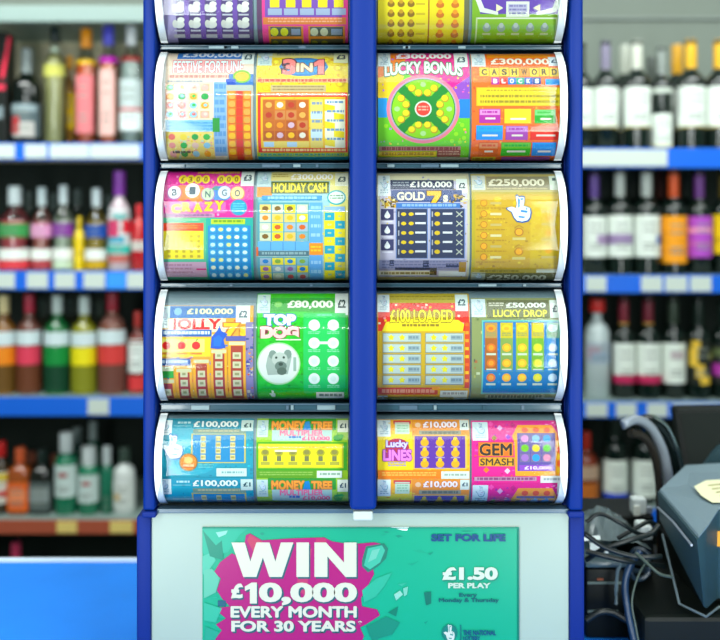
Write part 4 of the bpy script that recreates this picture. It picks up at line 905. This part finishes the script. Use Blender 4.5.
# ---- bottom tubs: two tickets of each roll in view
def two(p, y): pass
p = Print(158, 418.5, 253.5, 504, '#168ea4')
def blue(p, o):
    p.R(158, 418.5 + o, 253.5, 476.5 + o, '#1a93a8').E(190, 450 + o, 34, 26, '#2aa2b6', 24).speck(159, 420 + o, 253, 477 + o, 90, ['#1c7c94', '#3cb0c0', '#148094', '#58bcc8'], 1, 4, 14)
    p.logo(157, 420 + o, 171.5, 435 + o, '#f0f4f4').lines(177, 421.5 + o, 190, 424 + o, 1, '#c0e0e4', .8).R(173, 425.5 + o, 191, 426.3 + o, '#8cc4cc').T(193, 421 + o, 238, 428 + o, '£100,000', '#eef8f4', .035, '#14505c', .03)
    p.R(193, 429 + o, 246, 433 + o, '#7c9484').lines(198, 430 + o, 240, 432 + o, 1, '#b8b494', .9).price(241, 420 + o, 253, 431 + o, '£1', '#2c4c50', '#d4e4dc')
    p.R(191.5, 433.5 + o, 246, 463 + o, '#c8bc74').R(193, 434.5 + o, 244.5, 462 + o, '#1c84b4')
    for x in (201, 216, 230.5):
        for y in ar(436, 6.2, 4): p.R(x, y + o, x + 5, y + 5 + o, '#dccf9c').lines(x + .5, y + 1.5 + o, x + 4.6, y + 4 + o, 1, '#a89c6c', .8)
    p.L(172, 439.6 + o, 193, 439.6 + o, .8, '#a4d4dc')  # thin pale streak paints the tube light's reflection
p.n = 1
blue(p, 0); blue(p, 59)
p.hand(161.5, 434, 183, 458.5, '#eef6fa', '#3c6ca4', '#9cc8dc')
p.E(189, 462, 9.3, 9, '#8c6c3c', 16).E(189, 462, 8, 7.8, '#e08a3c', 16).E(189, 460, 4.5, 3.6, '#f4c488', 10).R(183, 463.5, 195, 467.5, '#c0642c').lines(184, 464, 194.5, 467, 1, '#f0c8a0', .8)
p.lines(199, 464, 214, 468.5, 2, '#7cc0c4').R(217, 468, 247, 476, '#d8ece4').lines(222, 471, 244, 473.6, 1, '#8cacac', .8)
p.R(158, 418.5, 160, 504, '#e0f0f2')  # thin pale left edge, glare painted over the roll
finish(p, 4, 'teal blue scratchcard roll with white crossed fingers and gold medal')
p = Print(256.5, 418.5, 348, 504, '#9cc02c')
def tree(p, o):
    p.R(257, 418.5 + o, 348, 478 + o, '#a4c838').speck(257, 419 + o, 348, 478 + o, 90, ['#5ca030', '#c8d848', '#3c8c30', '#e0d040'], 1, 4, 15).R(268, 418.5 + o, 336, 430 + o, '#4c9440').G([(303, 430 + o), (305, 422 + o), (309, 421 + o), (311, 430 + o)], '#3c84c4')
    p.T(272, 421.5 + o, 304, 429.5 + o, 'MONEY', '#f8a81c', .05, '#b8541c', .04).T(311.5, 421.5 + o, 332, 429.5 + o, 'TREE', '#f8a81c', .05, '#b8541c', .04).R(272, 430 + o, 332, 441 + o, '#b8d0c8')
    p.T(280, 430.2 + o, 323, 435.6 + o, 'MULTIPLIER', '#f07898', .04).lines(289, 436 + o, 301, 438.4 + o, 1, '#3c6cb0', .9).T(302, 436.3 + o, 330, 441 + o, '£10,000', '#f06088', .04)
    p.logo(253 + 4, 420 + o, 268, 437 + o, '#cfe0d8').price(337.5, 420 + o, 348, 432 + o, '£1', '#3c4c50', '#f4f4e0').E(338, 438 + o, 5, 3.4, '#3c8c30', 8).E(341, 436 + o, 3, 2, '#5cac3c', 8)
tree(p, 0); tree(p, 59.5)
p.R(257, 442, 347, 470, '#58a428').R(258.5, 443.5, 343.5, 468, '#c8c41c').R(260, 444.5, 342, 467, '#f4ea14').lines(270, 446, 334, 448.4, 1, '#f0a860', .8)
for x in ar(265.5, 13.8, 6): p.E(x, 452.5, 4.4, 3.8, '#b0a848', 10).E(x, 452, 3, 2.4, '#8c8854', 8).R(x - 2.2, 456, x + 2.2, 461, '#787854').R(x - 4.6, 461.6, x + 4.6, 464.8, '#b0ac60')
p.R(275, 449.6, 297, 451.6, '#f8f4d0').R(257, 470, 316, 477.5, '#6c9c48').lines(260, 471.5, 313, 476, 2, '#9cbc70').R(317, 470.5, 342, 477.5, '#e8f2e4').lines(320, 472.5, 340, 475.4, 1, '#98ac9c', .8)  # first pale bar is a painted reflection of the ceiling tube
p.R(257, 502, 348, 504, '#a8b030')
finish(p, 4, 'lime and yellow scratchcard roll with orange title and six grey icons')
p = Print(377.5, 419.5, 469.5, 504, '#f0b02c')
def bags(p, o):
    p.R(378, 419.5 + o, 469, 479 + o, '#f2b42c').speck(378, 420 + o, 469, 479 + o, 90, ['#f8d048', '#e88c28', '#f4e078', '#e07030'], 1, 4, 16).G([(378, 436 + o), (412, 432 + o), (413, 470 + o), (378, 474 + o)], '#f6dc50').R(412, 419.5 + o, 469, 436 + o, '#e89a44')
    p.logo(377.5, 420 + o, 390.5, 436.5 + o).R(393.5, 420.5 + o, 411, 424 + o, '#c8504c').R(395, 422.5 + o, 409.5, 434 + o, '#d4e8d4').lines(397, 425 + o, 408, 433 + o, 3, '#a8c8ac')
    p.T(423, 421.5 + o, 457.5, 428.6 + o, '£10,000', '#fbeef0', .04, '#b8604c', .04).E(418, 425 + o, 3, 2.6, '#f0c8a8', 8).price(460, 420 + o, 469, 430 + o, '£1', '#3c4c58', '#e4ece4').R(419, 430.5 + o, 461, 434.5 + o, '#9c9c84').lines(422, 431.2 + o, 458, 434 + o, 1, '#6c6c60', .9)
    p.R(413, 435 + o, 467, 469 + o, '#e8c078').R(414.5, 436 + o, 465, 468 + o, '#5c3494')
    for y in ar(441, 10.6, 3):
        for x in ar(424.5, 15.3, 3): p.E(x, y + 1.6 + o, 4.3, 3.8, '#e0ac48', 10).E(x, y - 2.4 + o, 2.2, 2, '#f0c468', 8).R(x - 4.6, y + 5.2 + o, x + 4.6, y + 6.4 + o, '#a898b8')
bags(p, 0); bags(p, 59.5)
p.E(397, 447, 12, 9, '#a83c50', 14).R(384, 452, 411, 461, '#a03c70').T(386, 440, 408, 449, 'Lucky', '#d8d0ec', .04, '#5c3c94', .05).T(383.5, 450, 411, 460, 'LINES', '#e48cd4', .05, '#7c2c8c', .05).lines(388, 462, 406, 467, 2, '#b0a0c0')
p.R(378, 470, 441, 478.5, '#f08c1c').lines(382, 472, 436, 476.4, 2, '#f8c880').R(441, 471, 469, 478.5, '#e8eee4').lines(444, 473.4, 466, 476, 1, '#a8b4a8', .8)
finish(p, 4, 'orange scratchcard roll with purple panel of nine gold bags')
p = Print(471.5, 420.5, 564.5, 504, '#e0288c')
def gem(p, o):
    p.R(472, 420.5 + o, 564.5, 482 + o, '#e02c8a').speck(472, 421 + o, 564, 482 + o, 90, ['#f060a8', '#b81c70', '#f4a0c8', '#a03098', '#e87040'], 1, 3.5, 17)
    for x, y, c in ((500, 428, '#e4b4dc'), (508, 437, '#8c3cb0'), (494, 438, '#8c7c40'), (486, 470, '#e8842c'), (507, 471, '#e4c4dc'), (513, 425, '#c01c78'), (491, 424, '#f060a8')): p.G([(x - 3, y + o), (x, y - 3 + o), (x + 3, y + o), (x, y + 3 + o)], c)
    p.logo(472.5, 422 + o, 488, 440.5 + o, '#dfeef0')
    p.G([(512, 436 + o), (518, 425 + o), (552, 425 + o), (559, 436 + o), (559, 476 + o), (515, 476 + o), (514, 442 + o)], '#f4a81c').Es([(525, 430 + o), (536, 430 + o), (547, 430 + o)], 3.4, 2.6, '#e4642c').R(517, 433 + o, 555, 471 + o, '#5c4c94')
    q = ['#d090c0', '#8cb4dc', '#4c94d4', '#80b83c', '#e0c858', '#6cb44c', '#9c70b4', '#2c94dc', '#d890a8']
    for i, y in enumerate(ar(438.5, 9.6, 3)):
        for j, x in enumerate(ar(524.5, 11, 3)): p.R(x - 5, y - 4.4 + o, x + 5, y + 4.4 + o, '#74688c').E(x, y + o, 4, 3.8, q[i * 3 + j], 8)
    p.R(519, 465 + o, 553, 470.5 + o, '#8c4cb4').T(524, 466 + o, 551, 470 + o, '£10,000', '#f0dcf4', .04)
    for k, y in enumerate(ar(434, 6.6, 6)): p.R(556.5, y + o, 563, y + 5.6 + o, '#f4c41c' if k % 2 else '#ec6a2c')
gem(p, 0); gem(p, 63)
p.R(478, 442, 513, 456, '#ec7a3c').T(479.5, 443.5, 511, 455, 'GEM', '#2c2020', .03, '#f0a450', .03).R(478.5, 457, 514, 466, '#d8a030').T(480, 458.3, 513, 465, 'SMASH', '#3c2c1c', .02)
p.R(474, 476.5, 536, 480.5, '#c898b0').lines(477, 477.2, 534, 480, 1, '#8c4c74', .9).R(540, 475.5, 564.5, 482.5, '#f0f0ec').lines(543, 477.6, 562, 480.6, 1, '#a8acac', .8).price(557, 482.5, 564.5, 494, '£1')
finish(p, 4, 'magenta scratchcard roll with dark title and orange framed gem panel')
# ================================================================ poster on the base
DPO = 1.0332
p = Print(202.5, 527, 519, 662, '#14c096')
rr = random.Random(3)
for _ in R_(70):                                      # the torn, splashed greens of the artwork
    x, y = rr.uniform(204, 515), rr.uniform(530, 655); a = rr.uniform(-.5, .3); l = rr.uniform(4, 16); w_ = rr.uniform(.6, 2.4)
    if x > 430 and y > 535: continue
    p.G([(x, y), (x + l * .4, y + w_), (x + l * math.cos(a), y + l * math.sin(a)), (x + l * .5, y - w_ * .4)], rr.choice(['#10b08c', '#2cc8a4', '#12a486', '#3ccaa8', '#18b890', '#20a88c']))
p.G([(202.5, 527), (250, 527), (240, 534), (228, 552), (206, 556), (202.5, 552)], '#2cc8a4').G([(202.5, 556), (212, 552), (216, 560), (206, 574), (202.5, 574)], '#5cd4b4').G([(203, 530), (216, 545), (222, 540), (224, 560), (210, 556)], '#1a9c80')
p.G([(246, 535), (250, 533), (262, 540), (292, 538), (324, 537), (332, 541), (350, 544), (374, 542), (381, 543.5), (374, 549), (370, 558), (366, 568), (372, 562), (374, 574), (368, 585), (361, 598), (362, 606), (377, 609), (380, 615), (366, 624),
     (360, 627), (364, 636), (358, 648), (330, 656), (260, 656), (224, 648), (214, 640), (222, 630), (216, 624), (226, 618), (214, 608), (230, 606), (222, 598), (217, 590), (221, 578), (214, 572), (220, 562), (232, 553), (238, 556), (244, 548)], '#c41e84')
p.G([(250, 534), (262, 541), (268, 560), (254, 552), (247, 540)], '#d84a70').G([(316, 538), (326, 538), (330, 560), (316, 556)], '#d43c78').G([(296, 556), (312, 548), (306, 596), (298, 590)], '#d8447c')
p.G([(366, 546), (384, 543), (388, 548), (386, 558), (378, 566), (368, 572), (362, 566), (362, 560)], '#2c8c78').G([(368, 548), (382, 545), (385, 550), (380, 562), (370, 569), (364, 565)], '#4cd0b0').G([(372, 550), (380, 548), (376, 558), (368, 562)], '#7cdcc4')
p.G([(204, 570), (212, 568), (220, 578), (216, 592), (204, 598)], '#6cd4b4').G([(204, 602), (222, 608), (216, 622), (204, 620)], '#3ccca8').G([(206, 626), (220, 632), (212, 644), (204, 644)], '#2cb898').R(218, 600, 226, 606, '#2c6c84')
p.G([(362, 590), (376, 578), (392, 572), (384, 586), (376, 596), (364, 602)], '#36c8a4').G([(366, 626), (386, 616), (400, 622), (392, 634), (372, 640)], '#1c9c80').G([(388, 612), (398, 606), (396, 616)], '#128c70')
p.G([(394, 594), (400, 590), (403, 594), (396, 600)], '#a0e8d4').G([(403, 588), (408, 586), (407, 594), (404, 596)], '#88e0c8').G([(216, 532), (228, 530), (226, 534), (219, 537)], '#a0ecdc').G([(424, 592), (431, 591), (431, 603), (426, 605)], '#17806c')
cr, sh = '#f2f4e0', '#2c6c78'
def big(x0, y0, x1, y1, t, b): p.T(x0 + 1.3, y0 + 1.6, x1 + 1.3, y1 + 1.6, t, sh, b + .01).T(x0, y0, x1, y1, t, cr, b)
WIN = [[(231.5, 542), (243.5, 576.5), (256.5, 576.5), (263, 557), (269.5, 576.5), (282, 576.5), (293.5, 542), (281, 542), (275.5, 561), (269.5, 542), (256.5, 542), (250.5, 561), (245, 542)],
       [(296.5, 542), (296.5, 576.5), (309, 576.5), (309, 542)],
       [(314.5, 542), (314.5, 576.5), (327.5, 576.5), (327.5, 556), (345.5, 576.5), (356.5, 576.5), (356.5, 542), (344, 542), (344, 562), (326, 542)]]
for q in WIN: p.G([(x + 1.4, y + 1.8) for x, y in q], sh)
for q in WIN: p.G(q, cr)
big(231, 583, 243.5, 598, '£', .05); p.G([(246.3, 587.5), (253, 583.6), (258.3, 583.6), (258.3, 604.6), (251.3, 604.6), (251.3, 590), (246.3, 592)], sh).G([(245, 586), (251.7, 582), (257, 582), (257, 603), (250, 603), (250, 588.4), (245, 590.4)], cr)
big(259, 582, 357, 605, '0,000', .045)
big(231.5, 606, 356, 616.5, 'EVERY MONTH', .04)
big(231.5, 620, 355.5, 631, 'FOR 30 YEARS', .04)
p.T(358, 620, 362, 624, '*', cr, .04)
p.T(431, 533.5, 505.5, 541, 'SET FOR LIFE', '#1c5490', .05)
p.T(443, 567.6, 498.5, 580.8, '£1.50', '#2a9a80', .05).T(442, 566.5, 497.5, 579.5, '£1.50', '#e8f6e4', .05)
p.T(448, 582.2, 490.5, 587.6, 'PER PLAY', '#d8f4e0', .05)
p.T(459, 592.4, 477, 597.4, 'Every', '#176c74', .03).T(439, 597.6, 498.5, 602.6, 'Monday & Thursday', '#176c74', .03)
p.E(449.5, 632, 7.8, 8.6, '#1c8c80', 16).hand(443.6, 623.5, 454.5, 640.5, '#eaf6ec', None, '#58a8a0').R(460.2, 624, 461, 642, '#1c6c80').T(463, 629.6, 495.5, 634.4, 'THE NATIONAL', '#1c5c8c', .04).T(463, 635.4, 480, 639.8, 'LOTTERY', '#1c5c8c', .04)
p.R(517.5, 527, 519, 662, '#1a8c78').R(202.5, 527, 519, 528, '#20a48c')
p.make('poster', lambda px, py, y: Vector((X(px, DPO), DPO - 1 + y * 1.8e-5, Z(py, DPO))), M['poster'], 0,
       'green and magenta prize poster on the pale base of the stand', 'poster', None, (X(360, DPO), DPO - 1, Z(662, DPO)), tone=.5)
# a torn scrap of paper on the poster's top edge
b = nb(); f = [P(391, 527.2, 1.0322), P(409, 527, 1.0322), P(407, 530.6, 1.0322), P(402, 530.2, 1.0322)]
prism(b, f, [v + Vector((0, .0003, 0)) for v in f]); tag(obj('paper_scrap', b, M['paper'], None, f[0]), 'torn white paper scrap on the top edge of the poster', 'paper')

# ================================================================ till equipment behind the counter's other end
t = thing('lottery_terminal', (.56, .25, CT), 'blue grey terminal with a pale sticker on its sloping top', 'terminal')
def v(x, y, z): return Vector((x, y, z))
top = [v(.393, .080, 1.121), v(.401, .250, 1.127), v(.470, .345, 1.135), v(.74, .40, 1.135), v(.76, .155, 1.128), v(.445, .150, 1.133), v(.412, .100, 1.128)]
bot = [v(.408, .098, 1.034), v(.404, .250, 1.088), v(.470, .345, 1.088), v(.74, .40, 1.07), v(.76, .160, 1.022), v(.445, .152, 1.022), v(.416, .112, 1.026)]
b = nb(); prism(b, top, bot)
bmesh.ops.bevel(b, geom=b.edges[:], offset=.0035, segments=2, affect='EDGES', profile=.6)
obj('housing', b, M['grey_dark'], t, smooth=30)
b = nb()
def inset(q, k=.96, dz=.0):
    c = sum(q, Vector()) / len(q); return [c + (w_ - c) * k + Vector((0, 0, dz)) for w_ in q]
prism(b, inset(top, .965, .0032), inset(top, .975, .0008)); obj('top_cover', b, M['grey_plastic'], t)
b = nb()
def onside(u, w_, e): return top[0].lerp(top[1], u).lerp(bot[0].lerp(bot[1], u), w_) + Vector((-e, 0, 0))
obj('highlight_strip', tube(nb(), [onside(.06, .13, .004), onside(.5, .17, .004), onside(.92, .40, .004)], .0016, 6), M['silver'], t)  # pale strip put in for the highlight along the side face
obj('front_seam', bx(.452, .745, .146, .1475, 1.092, 1.094), M['black'], t)
def ontop(px, py):
    d = (CZ - 1.1375) / ((py - HZ) * K); return Vector((X(px, d), d - 1, 1.1385))
b = nb(); f = [ontop(*q) for q in ((694, 487), (706, 481), (722, 480), (738, 482), (742, 494), (728, 503), (712, 503), (701, 496))]
prism(b, f, [q - Vector((0, 0, .0005)) for q in f]); sk = obj('sticker', b, mat('sticker_cream', '#ecebc0', .6), t)
for k in range(4):
    f = [ontop(708 + k * 4, 486 + k * 3.4), ontop(722 + k * 3, 484.6 + k * 3.4), ontop(722 + k * 3, 485.6 + k * 3.4), ontop(708 + k * 4, 487 + k * 3.4)]
    b = nb(); f = [q + Vector((0, 0, .0006)) for q in f]; prism(b, f, [q - Vector((0, 0, .0004)) for q in f]); obj('sticker_print', b, mat('sticker_ink', '#a8a06c', .6), sk)
obj('orange_label', bx(X(715, 1.149), X(735, 1.149), .1475, .1492, Z(546, 1.149), Z(531, 1.149)), M['orange_sticker'], t)
obj('pedestal', bx(.345, .74, .125, .335, CT + .0005, 1.012, bev=.006), M['black'], t)
obj('pedestal_neck', bx(.43, .72, .17, .33, 1.0125, 1.05), M['black'], t)
obj('bottom_trim', tube(nb(), [bot[1] + v(-.002, -.02, -.012), bot[0] + v(-.012, .05, -.016), bot[0] + v(.004, .004, -.012), bot[5] + v(0, -.004, -.008), bot[4] + v(-.02, -.004, -.008)], .0016, 6), mat('trim_slate', '#6c7c80', .35), t)

t = thing('monitor', (.72, .42, CT), 'dark till monitor leaning behind the blue grey terminal', 'monitor')
d0 = 1.46
b = nb(); q = [P(676, 411, d0), P(800, 409, d0), P(800, 482, d0 - .04), P(687, 478, d0 - .04)]
prism(b, q, [w_ + v(0, .03, .004) for w_ in q]); bmesh.ops.bevel(b, geom=b.edges[:], offset=.003, segments=2, affect='EDGES'); obj('bezel', b, M['black'], t)
c = sum(q, Vector()) / 4; b = nb(); q2 = [c + (w_ - c) * .93 + v(0, -.0012, 0) for w_ in q]; prism(b, q2, [w_ + v(0, .001, 0) for w_ in q2]); obj('screen', b, M['screen'], t)
b = nb(); q = [P(688, 480, 1.424), P(722, 446, 1.424), P(790, 440, 1.424), P(790, 520, 1.424), P(692, 500, 1.424)]
obj('hinge_cover', prism(b, q, [w_ + v(0, .012, 0) for w_ in q]), M['grey_dark'], t)
obj('stand_neck', bx(X(705, 1.43), X(745, 1.43), .437, .45, CT + .012, Z(480, 1.43)), M['black'], t)
obj('stand_foot', bx(X(692, 1.42), X(775, 1.42), .405, .466, CT + .0005, CT + .0115, bev=.003), M['black'], t)

# curved arm arching up from behind the terminal
t = thing('curved_arm', (X(668, 1.3), .38, CT), 'glossy black curved arm with a pale grey inner strip', 'arm')
path = spline([P(622, 425, 1.33), P(636, 419.5, 1.34), P(650, 427, 1.35), P(660, 444, 1.36), P(666, 465, 1.37), P(671, 500, 1.38), P(672, 560, 1.38)], 8)
obj('grey_strip', tube(nb(), path, [.004] + [.0078] * (len(path) - 1), 10, rz=.007), M['silver'], t, smooth=50)
path2 = spline([P(640, 424, 1.36), P(652, 423, 1.37), P(664, 433, 1.38), P(672, 451, 1.385), P(676, 472, 1.39), P(679, 505, 1.39), P(679, 560, 1.39)], 8)
obj('black_shell', tube(nb(), path2, [.005] + [.0125] * (len(path2) - 1), 10), M['blackgloss'], t, smooth=50)
path3 = spline([P(630, 433, 1.335), P(642, 436, 1.345), P(651, 447, 1.355), P(657, 466, 1.365), P(660, 500, 1.372), P(661, 560, 1.372)], 8)
obj('underside', tube(nb(), path3, .0062, 8), mat('brown_black', '#2a2620', .4), t, smooth=50)
path4 = spline([P(654, 416, 1.36), P(668, 428, 1.365), P(678, 453, 1.375), P(684, 482, 1.38)], 8)
obj('chrome_edge', tube(nb(), path4, .0026, 8), mat('chrome', '#d8e2e0', .15, metal=1), t, smooth=50)
obj('arm_base', bx(X(654, 1.38), X(690, 1.38), .362, .43, CT + .0005, Z(556, 1.38), bev=.004), M['black'], t)

# receipt printer, dark, with pale edge lines
t = thing('receipt_printer', (X(606, 1.27), .27, CT), 'black boxy receipt printer with pale edge lines, beside the stand', 'printer')
x0, x1, y0 = X(582, 1.22), X(626, 1.22), .20
obj('body', bx(x0, x1, y0, y0 + .16, CT + .0005, Z(563, 1.22), bev=.005), M['black'], t, smooth=40)
obj('lid', bx(x0 - .001, x1 - .003, y0 - .002, y0 + .13, Z(562, 1.22), Z(556, 1.22), bev=.003), mat('lid_teal_grey', '#4a6068', .25), t, smooth=40)
for py in (578, 606): obj('edge_line', bx(x0 + .002, x1 - .012 * (py > 600) - .004, y0 - .0016, y0 - .0004, Z(py + 1.2, 1.215), Z(py - 1.2, 1.215)), mat('edge_grey', '#5c6c64', .4), t)
obj('status_light', bx(X(594, 1.215), X(600, 1.215), y0 - .0016, y0 - .0004, Z(575.5, 1.215), Z(573.5, 1.215)), mat('amber_plastic', '#8a4418', .4), t)
obj('side_rail', tube(nb(), [P(621, 563, 1.20), P(617, 572, 1.20), P(616, 590, 1.20), P(616, 604, 1.20)], .0025, 6), mat('rail_grey', '#6a8088', .3), t)

# crumpled clear bag and papers on top of the printer
t = thing('plastic_bag', P(606, 545, 1.27), 'crumpled grey plastic bag lying on the black printer', 'bag')
b = nb(); rr = random.Random(14); g = []
for i in range(13):
    row = []
    for j in range(9):
        u, w_ = i / 12, j / 8; px = 580 + 58 * u; d = 1.23 + .12 * w_
        hgt = .033 * math.sin(PI * min(1, .15 + u * .9)) * math.sin(PI * (.1 + .85 * w_)) * (.9 + .2 * rr.random())
        row.append(b.verts.new((X(px, 1.29), d - 1, Z(555, 1.22) + .003 + hgt + (.005 * (rr.random()) if 0 < i < 12 else 0))))
    g.append(row)
for i in range(12):
    for j in range(8): b.faces.new((g[i][j], g[i + 1][j], g[i + 1][j + 1], g[i][j + 1]))
r_ = bmesh.ops.solidify(b, geom=b.faces[:], thickness=.0006)
obj('film', b, mat('bag_grey', '#8a9c9e', .25, coat=.4), t)
for k, (px, py, w_, h_, an) in enumerate(((597, 547, 14, 7, .1), (592, 539, 17, 4, -.1), (604, 552, 9, 4, .2))):
    b = box(nb(), -w_ * K * .6, w_ * K * .6, -.0004, .0004, -h_ * K * .6, h_ * K * .6)
    bmesh.ops.rotate(b, cent=(0, 0, 0), matrix=Matrix.Rotation(an, 3, 'Y'), verts=b.verts); bmesh.ops.translate(b, vec=P(px, py, 1.205 - .002 * k), verts=b.verts)
    bmesh.ops.rotate(b, cent=P(px, py, 1.205), matrix=Matrix.Rotation(-.5, 3, 'X'), verts=b.verts)
    tag(obj('receipt_paper', b, M['paper'], None, P(px, py, 1.205)), ('wide white receipt slip caught among cables by the stand', 'thin white receipt strip above the wide slip by the stand', 'small white receipt corner under the cables')[k], 'receipt', 'white receipt slips among the cables')

# white clip bracket between bottles and terminal
t = thing('dark_filler_box', (.365, .41, CT), 'low black filler box under the white plug adapter', 'filler box')  # added black box that darkens the blue counter patch behind the cables
obj('case', bx(.29, .435, .368, .46, CT + .0005, 1.055, bev=.003), M['black'], t)
obj('filler_front', bx(.295, .43, .3655, .3675, CT + .012, 1.04), M['blackgloss'], t)
t = thing('plug_adapter', (X(640, 1.38), .38, 1.0555), 'white plug adapter amid cables below the white labelled wine', 'plug')
obj('housing', box(nb(), X(631, 1.38), X(645, 1.38), .37, .39, 1.0555, Z(498, 1.375), bev=.003), M['whiteplastic'], t)
obj('plug', box(nb(), X(633, 1.37), X(640, 1.37), .3665, .3698, 1.0555, Z(505, 1.37), bev=.001), mat('plug_ivory', '#f4f8ea', .4), t)
obj('prong', box(nb(), X(645.3, 1.38), X(652, 1.38), .375, .385, 1.0555, Z(506, 1.38), bev=.002), M['silver'], t)
t = thing('power_brick', P(646, 540, 1.28), 'grey white power brick against the terminal under the cables', 'power brick')
obj('brick', box(nb(), X(641, 1.25), X(654, 1.25), .25, .285, Z(541, 1.25), Z(527, 1.25), bev=.004), M['whiteplastic'], t)
obj('support', box(nb(), X(641, 1.25), X(653, 1.25), .336 - .084, .283, CT + .0005, Z(541.5, 1.25)), M['black'], t)
t = thing('cable_roll', P(640, 560, 1.27), 'blue grey coil of cable hanging beside the terminal', 'cable')
obj('coil', tube(nb(), [P(640 + 9 * math.cos(a / 8), 552 + 9 * math.sin(a / 8) + a * .16, 1.22 - .0003 * a) for a in range(0, 130)], .0032, 6), mat('cable_blue_grey', '#1c2c38', .35), t)

cabs = [
 ('long black cable crossing from the stand up to the terminal', [(586, 560, 1.19), (604, 549, 1.18), (630, 540, 1.18), (650, 534, 1.19), (659, 525, 1.195)], .0034),
 ('black cable sagging below the white slips', [(585, 534, 1.16), (606, 548, 1.16), (632, 556, 1.16), (652, 557, 1.16), (661, 556, 1.165)], .0032),
 ('slack black cable along the bag towards the terminal', [(586, 551, 1.175), (604, 556, 1.17), (632, 562, 1.17), (664, 566, 1.2)], .0034),
 ('thin black cable arching over the crumpled bag', [(586, 522, 1.2), (600, 514, 1.2), (622, 524, 1.19), (640, 534, 1.2), (656, 534, 1.21)], .0026),
 ('black cable looping upward past the plug adapter', [(618, 538, 1.2), (636, 528, 1.21), (648, 522, 1.22), (655, 524, 1.23)], .0028),
 ('navy cable dropping beside the printer', [(640, 552, 1.18), (630, 566, 1.17), (625, 585, 1.16), (628, 612, 1.15), (634, 640, 1.14)], .0045),
 ('pale thin cable hanging in front of the dark equipment', [(652, 556, 1.17), (640, 572, 1.15), (632, 600, 1.13), (636, 628, 1.12), (642, 660, 1.11)], .0014),
 ('thick black cable lying along the counter by the printer', [(586, 620, 1.17), (600, 612, 1.17), (614, 613, 1.17), (630, 622, 1.16), (650, 630, 1.15)], .0042),
 ('short grey cable end lying against the terminal base', [(636, 553, 1.16), (650, 566, 1.14), (660, 574, 1.13), (672, 577, 1.12)], .002),
]
for i, (lb, pts, r0) in enumerate(cabs):
    m = M['cable'] if i not in (6, 8) else mat('cable_pale', '#3c4a44', .4)
    if i == 5: m = mat('cable_navy', '#1c3450', .3)
    q = spline([P(*a) for a in pts], 8)
    q = [w_ if w_.z > CT + r0 else Vector((w_.x, w_.y, CT + r0 + .0005)) for w_ in q]
    tag(obj('cable', tube(nb(), q, r0, 8), m, None, q[0], smooth=60), lb, 'cable', 'cables behind the stand')
